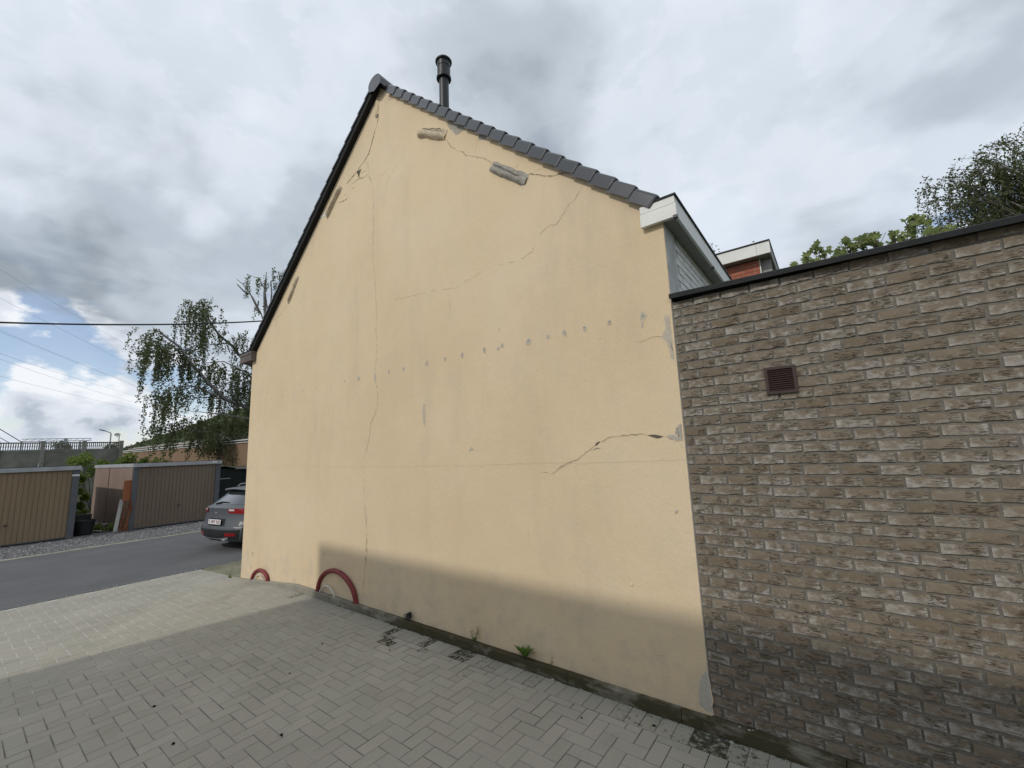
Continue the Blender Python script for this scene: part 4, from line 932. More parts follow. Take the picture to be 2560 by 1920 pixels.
# clutter between the garages
def tub():
    t = tag(empty('plastic_tub'), 'round black plastic tub at the foot of the tan garage', 'tub')
    c = (-20.35, 2.97, GZ)
    autosmooth(MB().lathe(c, [(.22,0),(.27,.42),(.29,.43),(.29,.47),(.265,.47),(.25,.40),(.2,.38)], 24).build('tub_body', MT['black'], t), 40)
tub()
tag(MB().box(-21.3,-20.75,2.70,3.2,GZ,.42).build('black_crate', MT['black']), 'dark crate standing behind the black tub', 'crate')
tag(MB().beam((-20.0,3.70,GZ),(-20.02,3.80,.86),.10,.035,(1,0,0)).build('white_board', MT['white_board']), 'off white board leaning beside the brown garage', 'board')
def trestle():
    t = tag(empty('rusty_trestle'), 'rusty folding trestle frame leaning on the brown garage corner', 'trestle')
    x = -19.75
    for a, b in (((x+.05,3.83,GZ),(x-.02,3.98,.84)), ((x+.12,3.92,GZ),(x+.02,4.0,.84)), ((x+.05,3.76,GZ),(x-.01,3.86,.84)), ((x+.14,3.83,GZ),(x+.02,4.05,.62))):
        MB().beam(a, b, .028, .028).build('leg', MT['rust'], t)
    for z, y in ((-.12,3.86),(.25,3.90),(.55,3.93),(.80,3.95)): MB().beam((x+.06-z*.05,y-.07,z),(x+.06-z*.05,y+.07,z),.022,.022).build('rung', MT['rust'], t)
trestle()
tag(MB().add([(-19.82,3.77,.82),(-19.82,3.985,.82),(-19.86,4.02,1.5),(-19.86,3.79,1.5),(-19.84,3.77,.82),(-19.84,3.985,.82),(-19.88,4.02,1.5),(-19.88,3.79,1.5)],
   [(0,1,2,3),(7,6,5,4),(0,4,5,1),(1,5,6,2),(2,6,7,3),(3,7,4,0)]).build('rusty_sheet', MT['rust_sheet']), 'red brown sheet propped on the rusty trestle', 'sheet')
for i, (a, b, w, lab) in enumerate([((-21.6,3.15,.02),(-20.9,3.75,-.02),.16,'uppermost weathered plank on the pile between the garages'),((-21.5,3.1,-.09),(-20.6,3.6,-.11),.14,'lower weathered plank lying in the weeds between the garages'),((-20.6,3.25,-.14),(-20.3,3.45,-.15),.08,'short white offcut lying in the weeds beside the tub')]):
    tag(MB().beam(a, b, w, .03).build('plank', MT['timber'] if i < 2 else MT['white_board']), lab, 'plank')

def shrub(name, c, rad, n, label, seed, mat='shrub_leaf', size=.10, stem=True):
    r = random.Random(seed); t = tag(empty(name), label, 'shrub'); P = []
    lobes = [(Vector(c)+Vector((r.uniform(-1,1)*rad[0], r.uniform(-1,1)*rad[1], r.uniform(-.6,1)*rad[2])), r.uniform(.25,.5)*min(rad)) for _ in range(16)]
    for _ in range(n):
        o, q = r.choice(lobes); d = Vector((r.gauss(0,1), r.gauss(0,1), r.gauss(0,1))).normalized()*q*r.uniform(.55,1.15)
        P.append(tuple(o+d))
    P = [p for p in P if p[2] > -.25]
    leaf_mesh('leaves', P, size, MT[mat], t, seed)
    for k in range(7):
        o, q = lobes[k]; MB().tube(curve_pts((c[0]+r.uniform(-.2,.2), c[1]+r.uniform(-.2,.2), -.3), o, -.1, 4, r, .05), [.02,.017,.013,.01,.006], 6).build('stem', MT['twig'], t)
    return t
shrub('shrub', (-23.0,2.98,.75), (1.4,.22,.95), 4200, 'tall green shrub filling the gap between the two garages', 1, size=.11)
shrub('shrub', (-21.9,2.92,.2), (.7,.2,.42), 1500, 'low leafy shrub behind the plank pile', 2, size=.10)
shrub('shrub', (-28.3,4.5,1.8), (.8,1.0,.65), 2600, 'bright green bush rising above the roof of the brown garage', 3, size=.12)
shrub('shrub', (-27.6,6.2,1.75), (.7,.8,.45), 1500, 'lower green bush behind the middle of the brown garage roof', 4, size=.12)
shrub('shrub', (-20.6,3.55,-.1), (.45,.25,.12), 500, 'flat weeds creeping round the leaning board', 5, size=.07)
shrub('shrub', (-26.0,9.3,2.0), (1.3,1.3,1.5), 4200, 'dark green shrub behind the black shed', 6, mat='birch_leaf', size=.11)

# ------------------------------------------------------------------ concrete fence, far wall, heap and street furniture
def fence():
    FX = -33; S = 1.53
    t = tag(empty('concrete_fence'), 'grey concrete panel fence with a baluster top behind the garages', 'fence')
    ys = [5.99-S*k for k in range(12)]
    for y in ys:
        MB().box(FX-.02, FX+.14, y-.085, y+.085, 2.32, 3.42).build('post', MT['concrete_post'], t)
        MB().box(FX-.02, FX+.18, y-.14, y+.14, 2.26, 2.318).build('post_ledge', MT['concrete'], t)
        MB().box(FX-.02, FX+.16, y-.07, y+.07, -.3, 2.258).build('lower_post', MT['concrete_post'], t)
    r = random.Random(9)
    for a, b in zip(ys[1:], ys):
        y0, y1 = a+.086, b-.086
        z = -.3
        while z < 2.95:
            h = min(.52, 2.98-z); MB().box(FX+r.uniform(0,.008), FX+.06, y0, y1, z+.004, z+h-.004).build('panel', MT['concrete'], t); z += h
        MB().box(FX-.002, FX+.03, y0, y1, -.3, 2.97).build('panel_core', MT['concrete'], t)
        MB().box(FX-.005, FX+.075, y0, y1, 3.30, 3.36).build('top_rail', MT['concrete'], t)
        k = 17; bb = MB()
        for q in range(k):
            y = y0+(y1-y0)*(q+.5)/k; bb.lathe((FX+.035, y, 0), [(.028,2.982),(.018,3.06),(.031,3.14),(.018,3.24),(.028,3.298)], 6)
        tag(bb.build('balusters', MT['concrete'], t), kind='stuff')
fence()
def far_wall():
    t = tag(empty('works_building'), 'long tan brick building with white pipes along its eaves behind the birch', 'building')
    a, b = Vector((-46,8.27,0)), Vector((-18,9.45,0)); d = (b-a).normalized(); nrm = Vector((d.y,-d.x,0))
    def bar(o, z0, z1, o2, name, mat):
        p = [a+nrm*o, b+nrm*o, b+nrm*o2, a+nrm*o2]
        MB().add([(q.x,q.y,z0) for q in p]+[(q.x,q.y,z1) for q in p], [(0,3,2,1),(4,5,6,7),(0,1,5,4),(1,2,6,5),(2,3,7,6),(3,0,4,7)]).build(name, mat, t)
    bar(0, -.3, 2.93, -.3, 'brick_wall', MT['tan_brick'])
    bar(.06, 2.93, 2.965, -.3, 'white_ledge', MT['pipe_white'])
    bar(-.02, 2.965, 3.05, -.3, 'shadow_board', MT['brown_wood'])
    bar(.05, 3.05, 3.10, -.05, 'eaves_pipe', MT['pipe_white'])
    for k in range(5):
        z = 3.11+k*.085; o = -.2-.35*k
        bar(o, z, z+.055, o-.36, 'roof_board', [MT['brown_wood'], MT['tan_brick'], MT['concrete'], MT['brown_wood'], MT['concrete']][k])
        if k in (1, 2): bar(o+.03, z+.06, z+.082, o-.03, 'roof_pipe', MT['pipe_white'])
    bar(-1.9, 3.5, 3.56, -4.2, 'roof_ridge', MT['concrete'])
far_wall()
def heap():
    n, m = 60, 26; vs = []; c = (-235., 118.); R0 = 92.; H = 46.; r = random.Random(4)
    for i in range(m+1):
        q = i/m
        for j in range(n):
            a = 2*math.pi*j/n; rr = R0*(1-q)*(1+.06*math.sin(3*a+1)+.03*math.sin(7*a))+r.uniform(-.8,.8)*(0 < i < m)
            vs.append((c[0]+rr*math.cos(a), c[1]+rr*math.sin(a), -.4+H*q**1.15*(1-.1*q)+r.uniform(-.5,.5)*(i > 0)))
    fs = [(i*n+j, i*n+(j+1)%n, (i+1)*n+(j+1)%n, (i+1)*n+j) for i in range(m) for j in range(n)]
    o = tag(MB().add(vs, fs).build('spoil_heap', MT['heap'], smooth=True), kind='structure')
    P = []
    for _ in range(9000):
        a = r.uniform(math.pi*.75, math.pi*1.9)+math.pi*.0; q = r.random()**1.6*.9; rr = R0*(1-q)*1.0
        P.append((c[0]+rr*math.cos(a)+r.uniform(-1,1), c[1]+rr*math.sin(a)+r.uniform(-1,1), H*q**1.15*(1-.1*q)+r.uniform(-.2,1.6)))
    tag(leaf_mesh('heap_scrub', P, 1.5, MT['birch_leaf'], None, 17, aspect=.9), 'dark scrub covering the spoil heap', 'scrub', kind='stuff')
heap()
def lamp():
    t = tag(empty('street_lamp'), 'slim street lamp with an arm rising behind the concrete fence', 'street lamp')
    x = -48; k = 48/33
    y, zt = 5.51*k, 2.065+(3.85-2.065)*k
    MB().tube([(x,y,-.3),(x,y,zt)], [.07,.045], 8).build('pole', MT['galv'], t)
    y2, z2 = 5.25*k, 2.065+(3.98-2.065)*k
    MB().tube([(x,y,zt),(x,y-.04,zt+.04),(x,y2,z2)], .035, 8).build('arm', MT['galv'], t)
    MB().beam((x,y2,z2),(x,5.0*k,2.065+(4.05-2.065)*k),.16,.07).build('lamp_head', MT['steel_grey'], t)
lamp()
def dish():
    t = tag(empty('satellite_dish'), 'small white satellite dish above the fence right of the street lamp', 'satellite dish')
    x, y, z = -40, 7.0, 4.12
    MB().tube([(x,y+.12,2.0),(x,y+.12,z-.08)], .03, 8).build('mast', MT['galv'], t)
    b = MB(); n = 18; vs = []
    for rr, d in ((.0,.04),(.07,.03),(.13,.01),(.17,-.02)):
        vs += [(x+.05-d, y+rr*math.cos(a*2*math.pi/n)-.12*0, z+rr*.7*math.sin(a*2*math.pi/n)) for a in range(n)]
    b.add(vs, [(i*n+j, i*n+(j+1)%n, (i+1)*n+(j+1)%n, (i+1)*n+j) for i in range(3) for j in range(n)]); b.build('reflector', MT['white_pvc'], t, smooth=True)
    MB().tube([(x+.05,y,z-.2),(x+.35,y-.05,z)], .012, 6).build('feed_arm', MT['steel_grey'], t)
dish()
def gantry():
    t = tag(empty('rail_gantry'), 'pale lattice gantry far beyond the concrete fence', 'gantry')
    X = -120
    for z in (7.38, 6.95): MB().beam((X,7.9,z),(X,17.2,z+.12),.12,.12).build('chord', MT['galv'], t)
    for k in range(10): 
        y = 7.9+k*.93; MB().beam((X,y,6.95),(X,y+.93,7.4),.06,.06).build('brace', MT['galv'], t)
    for y in (7.95, 10.2, 12.9, 15.6): MB().beam((X,y,-.3),(X,y,7.0),.2,.2).build('leg', MT['galv'], t)
    MB().box(X-.3,X+.3,13.35,13.85,6.2,7.55).build('signal_box', MT['galv'], t)
gantry()
shrub('far_tree', (-122,13.6,5.6), (1.5,1.2,1.4), 1600, 'small round tree top showing above the fence behind the gantry', 12, mat='birch_leaf', size=.35)
shrub('far_tree', (-122,20.5,5.2), (1.6,1.1,1.1), 1000, 'low tree top above the fence left of the street lamp', 13, mat='birch_leaf', size=.35)
def pylon():
    t = tag(empty('pylon'), 'faint lattice pylon on the skyline at the far left', 'pylon')
    X, y = -300, 8.5
    for s in (-1, 1): MB().beam((X,y+s*2.2,-.3),(X,y+s*.3,27),.3,.3).build('leg', MT['galv'], t)
    for k in range(8):
        z = 3.3*k; w = 2.2-1.9*z/27; MB().beam((X,y-w,z),(X,y+w-.2,z+3.3),.15,.15).build('brace', MT['galv'], t)
    for z, w in ((20,3.4),(24,2.6)): MB().beam((X,y-w,z),(X,y+w,z),.22,.22).build('crossarm', MT['galv'], t)
pylon()
def wire(pts, rad, name, label, cat, group=None, n=24, mat='black'):
    a, b, c = [Vector(p) for p in pts]; P = []
    for k in range(-6, n+10):
        t = k/n*2
        P.append(a*((t-1)*(t-2)/2)-b*(t*(t-2))+c*(t*(t-1)/2))
    tag(MB().tube(P, rad, 6).build(name, MT[mat], smooth=True), label, cat, group)
wire([(-14,-1.6,4.9),(-14,2.5,5.59),(-14,6.7,6.72)], .022, 'overhead_cable', 'thick black overhead cable running level across the left sky', 'cable')
LN = [((1.78,29.63),(13.65,31.9),(28.43,32.89)),((2.17,25.51),(14.71,27.22),(28.28,28.33)),((2.59,21.03),(12.72,23.28),(32.2,21.8)),((2.6,20.8),(12.73,23.1),(32.2,21.6)),((2.89,17.8),(13.02,19.79),(30.6,19.9)),((2.97,17.0),(16.5,17.3),(32.5,17.6)),((3.4,14.55),(16.7,15.4),(30.1,16.5))]
for i, l in enumerate(LN):
    wire([(x,)+p for x, p in zip((-90,-120,-150), l)], .016, 'power_line', ['topmost thin power line slanting down the left sky','second thin power line from the top in the left sky','upper of the paired power lines in the left sky','lower of the paired power lines in the left sky','thin power line below the pair in the left sky','second lowest thin power line in the left sky','lowest thin power line in the left sky'][i], 'power line', 'distant power lines', mat='galv')
tag(MB().tube([(-45,.6,5.87),(-45,3.05,3.79)], .028, 6).build('guy_wire', MT['steel_grey']), 'upper slanting guy wire at the left edge above the fence', 'wire')
tag(MB().tube([(-45,.7,5.17),(-45,2.44,3.81)], .022, 6).build('guy_wire', MT['steel_grey']), 'lower slanting guy wire at the left edge above the fence', 'wire')

# ------------------------------------------------------------------ trees
def weeping_birch():
    r = random.Random(31); t = tag(empty('birch_tree'), 'large weeping birch behind the left corner of the cream house', 'tree')
    X = -27.0; base = Vector((X-.3, 11.6, -.3))
    trunk = [base, base+Vector((.1,-.1,2.6)), base+Vector((.1,-.2,5.0)), base+Vector((.0,-.4,7.5)), base+Vector((.1,-.5,10)), base+Vector((.1,-.7,12.6)), base+Vector((0,-.6,14))]
    MB().tube(trunk, [.26,.23,.2,.16,.11,.06,.02], 10).build('trunk', MT['bark'], t, smooth=True)
    limbs = []   # polyline in (y, z, dx)
    def limb(pts, r0):
        P = [Vector((X+dx, y, z)) for y, z, dx in pts]; Q = []
        for a, b in zip(P, P[1:]):
            for k in range(3): Q.append(a.lerp(b, k/3)+Vector((r.uniform(-.06,.06), r.uniform(-.05,.05), r.uniform(-.05,.05))))
        Q.append(P[-1]); n = len(Q)
        MB().tube(Q, [r0*(1-.82*k/(n-1)) for k in range(n)], 7).build('limb', MT['bark'], t, smooth=True); limbs.append(Q); return Q
    limb([(11.4,4.3,0),(10.0,5.05,.4),(8.8,5.45,.6),(7.6,6.6,.7),(6.6,7.9,.8),(5.8,8.6,.7),(5.3,8.3,.6)], .13)
    limb([(8.5,5.5,.6),(7.4,5.9,1.0),(6.4,5.7,1.2),(5.9,5.2,1.2)], .06)
    limb([(11.3,6.6,0),(9.8,8.2,-.3),(8.7,9.2,-.4),(8.0,10.3,-.4),(7.4,10.5,-.3)], .10)
    limb([(9.2,8.8,-.3),(8.2,8.4,.2),(7.3,8.3,.4)], .04)
    limb([(11.2,3.2,.2),(10.2,2.7,.8),(9.5,2.9,1.0),(8.6,3.4,1.1),(7.3,3.7,1.0),(6.2,3.9,.9)], .07)
    limb([(11.2,8.6,.0),(10.8,10.2,.3),(10.0,11.7,.4)], .08)
    limb([(11.2,10.6,0),(10.9,12.4,-.2),(10.6,13.2,-.3),(10.2,13.2,-.3)], .05)
    limb([(11.2,10.9,0),(11.3,13.1,-.2),(11.6,13.6,-.3),(11.9,13.2,-.2)], .05)
    limb([(11.3,5.6,0),(9.9,7.0,.6),(8.6,7.4,.9),(7.5,7.2,1.0)], .06)
    limb([(11.3,5.0,0),(10.2,6.2,-.6),(9.3,6.5,-.8),(8.3,6.3,-.9)], .05)
    limb([(11.3,4.0,0),(10.4,4.3,.9),(9.3,4.4,1.2),(8.0,4.5,1.3),(7.0,4.6,1.2)], .05)
    limb([(11.5,7.6,0),(12.6,9.2,.3),(13.6,9.7,.4)], .08)
    limb([(11.5,5.6,0),(13.0,7.0,-.3),(14.2,7.2,-.4)], .08)
    # bare dead wood
    for pts in ([(10.5,10.7,.3),(10.2,11.3,.3),(9.9,11.85,.3),(9.5,12.3,.3),(9.15,12.5,.3)], [(9.95,11.8,.3),(9.6,11.85,.3),(9.2,12.2,.3)], [(10.35,10.9,.3),(10.4,11.5,.3)]):
        MB().tube([Vector((X+dx,y,z)) for y, z, dx in pts], [.05,.04,.03,.022,.012][:len(pts)], 6).build('dead_branch', MT['bark'], t)
    P = []; tone = []; tw = MB()
    def strand(o, ln, dens=1., side=0):
        q = Vector(o); out = Vector((r.uniform(-.5,.5), r.uniform(-.5,.5)+side, r.uniform(.1,.7)))
        n = max(4, int(ln/.075)); tn = r.uniform(.15,.75); line = [tuple(q)]
        for k in range(n):
            u = k/n; v = out*(1-u)**2*.55+Vector((0,0,-1))*(.25+u); v = v.normalized()*.075
            q = q+v+Vector((r.uniform(-.012,.012), r.uniform(-.012,.012), 0))
            for _ in range(int(2.6*dens+r.random())):
                P.append(tuple(q+Vector((r.gauss(0,.05), r.gauss(0,.05), r.gauss(0,.04))))); tone.append(tn)
            if k % 4 == 3: line.append(tuple(q))
        if len(line) > 2: tw.tube(line, .006, 3, cap=False)
    # hanging curtains: (y, z of the top, spread, number, length)
    for y, z, sp, n, ln in [(5.5,8.75,.42,15,2.2),(5.3,8.0,.3,9,1.5),(5.8,8.3,.42,14,2.8),(6.2,8.0,.4,16,2.0),(6.5,8.0,.35,14,1.8),(7.3,10.5,.4,18,2.4),(7.75,10.6,.4,18,2.0),(8.1,10.2,.35,12,1.6),(7.75,9.2,.25,16,2.0),
                             (8.6,9.3,.4,10,1.2),(9.2,9.0,.4,10,1.1),(9.9,9.3,.4,12,1.2),(10.3,13.2,.3,9,.9),(10.9,13.3,.3,8,.8),(11.5,13.6,.35,14,1.2),(10.6,11.6,.25,5,.8),
                             (7.1,8.0,.5,18,1.5),(7.6,7.4,.6,22,1.4),(8.4,7.5,.6,20,1.3),(9.2,7.3,.6,22,1.5),(9.9,7.2,.5,20,1.8),(10.3,6.6,.4,14,1.6),
                             (6.1,5.6,.3,22,1.9),(6.6,5.8,.4,18,1.5),(7.2,5.9,.5,16,1.2),(7.9,6.4,.5,14,1.2),(8.6,5.9,.5,16,1.4),(9.3,6.1,.5,18,1.5),(9.9,5.8,.5,16,1.6),
                             (6.0,4.0,.3,12,.8),(6.6,4.0,.35,12,1.0),(7.2,4.3,.4,14,1.2),(7.8,4.4,.5,16,1.1),(8.5,4.3,.5,18,1.3),(9.2,4.3,.5,20,1.4),(9.9,4.4,.45,18,1.5),(10.3,3.9,.4,14,1.8),
                             (6.55,3.4,.18,12,1.4),(7.95,3.5,.2,14,1.3),(9.0,3.4,.4,10,.9),(9.8,3.3,.4,24,1.7),(10.3,3.2,.4,20,1.5),(10.4,8.6,.4,18,1.8),(10.6,7.4,.4,18,1.8),(10.7,6.2,.4,18,1.8),(10.8,5.0,.4,18,2.0),(10.8,9.6,.4,14,1.4),(11.3,8.4,.4,16,2.0),(12.6,9.3,.8,30,2.5),(13.8,9.0,.8,26,2.6),(13.6,6.6,.8,26,2.4)]:
        for _ in range(int(n*.8+.5)): strand((X+r.uniform(-1.1,1.3), y+r.gauss(0,sp*.55), z+r.uniform(-.45,.15)), ln*r.uniform(.5,1.2), 1.3)
    leaf_mesh('crown', P, .105, MT['birch_leaf'], t, 3, tone, aspect=.75, hang=.6)
    tag(tw.build('twigs', MT['twig'], t), kind='stuff')
weeping_birch()
def birch_right():
    r = random.Random(7); t = tag(empty('birch_tree'), 'airy birch rising behind the brick wall at the right edge', 'tree')
    Y = 13.; b = Vector((4.6, Y, -.3)); P = []; tone = []; tw = MB()
    MB().tube([b, b+Vector((.05,0,3)), b+Vector((-.05,.1,6)), b+Vector((0,.1,9.4))], [.2,.17,.12,.03], 10).build('trunk', MT['bark'], t, smooth=True)
    ends = [(2.5, 7.48), (2.75, 7.73), (3.15, 7.88), (3.5, 7.92), (3.8, 7.97), (4.2, 7.97), (4.7, 8.32), (5.3, 8.12), (5.9, 7.82), (6.4, 7.02), (2.45, 6.9), (2.7, 6.4), (3.0, 7.2), (3.3, 6.8), (3.6, 7.02), (3.9, 6.7), (3.2, 5.9), (4.0, 7.42), (5.2, 7.12), (5.9, 6.7), (2.45, 6.2), (2.75, 5.95), (3.1, 6.4), (3.45, 6.1), (3.8, 6.1), (4.2, 6.4), (4.6, 6.9), (3.4, 7.38), (2.9, 6.8)]
    for x, z in ends:
        for _ in range(4 if x < 3.3 else 3):
            e = Vector((x+r.uniform(-.12,.12), Y+r.uniform(-.9,.9), z+r.uniform(-.15,.1))); s = b.lerp(b+Vector((0,.1,9.4)), min(.9, (z-1.6+r.uniform(-.5,.3))/9.6))
            Q = curve_pts(s, e, -.35, 7, r, .04); MB().tube(Q, [.03*(1-.85*k/7) for k in range(8)], 5).build('limb', MT['bark'], t)
            for k in range(3, 8):
                for _ in range(3):
                    q = Q[k]+Vector((r.gauss(0,.06), r.gauss(0,.06), 0)); d = Vector((r.uniform(-.6,.6)-.15, r.uniform(-.5,.5), r.uniform(.0,.7))); ln = r.uniform(.35,.95); tn = r.uniform(.2,.9); line = [tuple(q)]
                    n = int(ln/.045)
                    for i in range(n):
                        u = i/n; q = q+(d*(1-u)**1.5*.7+Vector((0,0,-1))*(.15+.85*u)).normalized()*.045
                        for _ in range(2): P.append(tuple(q+Vector((r.gauss(0,.03), r.gauss(0,.03), r.gauss(0,.025))))); tone.append(tn)
                        if i % 4 == 3: line.append(tuple(q))
                    if len(line) > 1: tw.tube(line, .004, 3, cap=False)
    leaf_mesh('crown', P, .052, MT['birch_leaf'], t, 5, tone, aspect=.75, hang=.4)
    tag(tw.build('twigs', MT['twig'], t), kind='stuff')
birch_right()
def birch_sprigs():
    r = random.Random(2); t = tag(empty('birch_tree'), 'thin birch tops peeping over the red brick annex', 'tree'); Y = 14.; P = []; k0 = Y/13
    for x, z, n in ((-2.21,7.86,34),(-2.33,7.6,30),(-2.02,7.46,24),(-1.6,7.45,9),(-1.27,7.47,16),(-1.2,7.44,9),(-2.6,7.7,30),(-3.0,7.3,30)):
        x, z = x*k0, 2.065+(z-2.065)*k0; a = Vector((x+r.uniform(-.1,.1), Y, z-1.4)); e = Vector((x, Y, z))
        Q = curve_pts(a, e, .0, 6, r, .02); MB().tube(Q, [.012,.01,.009,.008,.006,.005,.003], 5).build('limb', MT['twig'], t)
        for _ in range(n): P.append(tuple(a.lerp(e, 1-r.random()**1.4*.55)+Vector((r.gauss(0,.09), r.gauss(0,.09), r.gauss(0,.05)))))
    leaf_mesh('crown', P, .07, MT['birch_leaf'], t, 9, aspect=.75)
    MB().tube([(-2.1*k0,Y,-.3),(-2.15*k0,Y,4),(-2.2*k0,Y,6.6)], [.1,.07,.02], 8).build('trunk', MT['bark'], t)
birch_sprigs()
def maple_leaf_mesh():
    pts = []
    for a, q in ((-90,.10),(-62,.42),(-48,.30),(-20,.72),(0,.46),(12,.62),(35,.9),(52,.48),(72,.72),(90,1.0)):
        pts.append((math.cos(math.radians(a))*q, math.sin(math.radians(a))*q))
    pts += [(-x, z) for x, z in pts[1:-1][::-1]]
    return pts
def maple():
    out = maple_leaf_mesh(); r = random.Random(6); Y = 6.5
    labels = ['lowest maple shoot above the coping, nearest the red annex','small maple shoot second from the red annex','round maple shoot held above its neighbours on a bare stalk','maple shoot of two clumps left of the middle of the row','broad low maple shoot in the middle of the row','upright maple shoot right of the middle of the row','paired maple shoot above the coping','broad maple crown third from the birch','thin outer maple shoot beside the tall one','tallest maple shoot, just left of the birch','low maple foliage in front of the birch']
    G = [(-.15,4.36,.06,5,0),(-.01,4.45,.09,8,.05),(.085,4.53,.06,6,0),(.17,4.44,.11,9,.06),(.33,4.42,.13,12,.07),(.425,4.50,.12,13,.1),(.55,4.49,.10,12,.1),(.67,4.48,.15,18,.1),(.84,4.44,.10,8,.05),(1.01,4.57,.17,26,.16),(1.2,4.36,.17,22,.05)]
    for lab, (x, z, w, n, h) in zip(labels, G):
        t = tag(empty('maple_shoot'), lab, 'shrub', 'maple shoots above the coping')
        MB().tube([(x+.02,Y,-.3),(x+.03,Y+.03,2.2),(x,Y,z)], [.016,.012,.004], 6).build('stem', MT['twig'], t)
        n = int(n*1.7)
        for k in range(n):
            c = Vector((x+r.gauss(0,w*.45), Y+r.uniform(-.14,.14), z-.03-abs(r.gauss(0,h+.03)))); s = r.uniform(.045,.078)
            if k < 2: c = Vector((x+r.uniform(-.02,.02), Y, z-r.uniform(0,.04)))
            f = Vector((r.uniform(-.7,.7), -1, r.uniform(-.2,1.0))).normalized(); a = Vector((r.uniform(-1,1), 0, r.uniform(-1,.6))); a = (a-f*a.dot(f)).normalized(); b = f.cross(a)
            vs = [c+b*px*s*.9+a*pz*s-f*(px*px)*s*.25 for px, pz in out]+[c]
            m = len(out); tn = r.random()
            o = MB().add(vs, [(i, (i+1)%m, m) for i in range(m)], (tn, 0, 0)); o.build('leaf', MT['maple_leaf'], t, attr=True)
        for k in range(max(1, n//6)):
            MB().tube([(x,Y,z-.12-h),(x+r.gauss(0,w*.3),Y,z-.03)], .003, 5).build('twig', MT['twig'], t)
    t = None
maple()

# ------------------------------------------------------------------ red brick annex behind
def annex():
    t = tag(empty('red_annex'), 'small red brick annex with white flat roof fascia behind the coping', 'building')
    Y = 9.02+.4; k = Y/9.
    xR = -.753*k; xc = -.535*k; zt = 2.065+(5.70-2.065)*k; zb = 2.065+(5.475-2.065)*k
    body = MB().box(-5.2, xR, Y+.012, Y+4, -.2, zb-.01).build('wall', MT['red_mortar'], t)
    r = random.Random(14); z = zb-.012-.063; row = 0
    while z > 4.9:
        x = xR-.002-(.0 if row % 2 else .095)
        if row % 2 == 0:
            b = MB().box(xR-.088, xR-.001, Y+r.uniform(-.002,.002), Y+.03, z, z+.063); b.at = [(r.random(),0,0)]*8; b.build('brick', MT['red_brick'], body, attr=True)
        while x > -2.4:
            l = .19 if r.random() < .72 else .09
            b = MB().box(x-l, x, Y+r.uniform(-.002,.002), Y+.03, z, z+.063); b.at = [(r.random(),0,0)]*8; b.build('brick', MT['red_brick'], body, attr=True)
            x -= l+.011
        z -= .075; row += 1
    MB().box(-5.3, -.757*k, Y-.22, Y-.19, zb, zt).build('fascia', MT['white_pvc'], t)
    MB().box(-.754*k, xc, Y-.22, Y-.19, zb, zt).build('end_fascia', MT['white_pvc'], t)
    MB().box(xc-.025, xc, Y-.189, Y+4, zb-.02, zt).build('side_fascia', MT['soffit'], t)
    MB().box(-5.3, xc-.026, Y-.189, Y+4, zb+.01, zb+.03).build('soffit', MT['soffit'], t)
    MB().box(-5.32, xc+.012, Y-.235, Y+4.02, zt+.001, zt+.028).build('roof_trim', MT['coping'], t)
    MB().box(xR+.004, xR+.022, Y-.004, Y+.02, .0, zb).build('corner_trim', MT['white_pvc'], t)
    MB().box(xR+.023, xc-.03, Y+.1, Y+.14, .0, zb).build('side_screen', MT['soffit'], t)
annex()

# ------------------------------------------------------------------ the house behind the photographer, whose shade falls on the yard
def neighbour():
    t = tag(empty('neighbour_house'), 'unseen house behind the viewer that shades the yard, white to bounce light', 'house')
    yb = -3.4; H = .755+(WY-yb)/SUN_H.y*math.tan(SUN_EL); x0 = -6.48-(WY-yb)*SUN_H.x/SUN_H.y
    MB().box(x0, 1.2, yb-8, yb, -.2, H-.12).build('wall', MT['white_render'], t)  # walls made white to bounce light into the shaded yard
    MB().box(x0, 1.25, yb-8.1, yb+.0, H-.118, H).build('roof_edge', MT['coping'], t)
    for i in range(2):
        for z in (1.0, 4.0):
            x = x0+1.6+i*3.2
            w = MB().box(x, x+1.3, yb+.002, yb+.03, z, z+1.5).build('window', MT['hole'], t)
            for a, b, c, d in ((x-.06,x,z-.06,z+1.56),(x+1.3,x+1.36,z-.06,z+1.56),(x,x+1.3,z+1.5,z+1.56),(x,x+1.3,z-.06,z)):
                MB().box(a, b, yb+.002, yb+.06, c, d).build('window_frame', MT['white_pvc'], w)
neighbour()
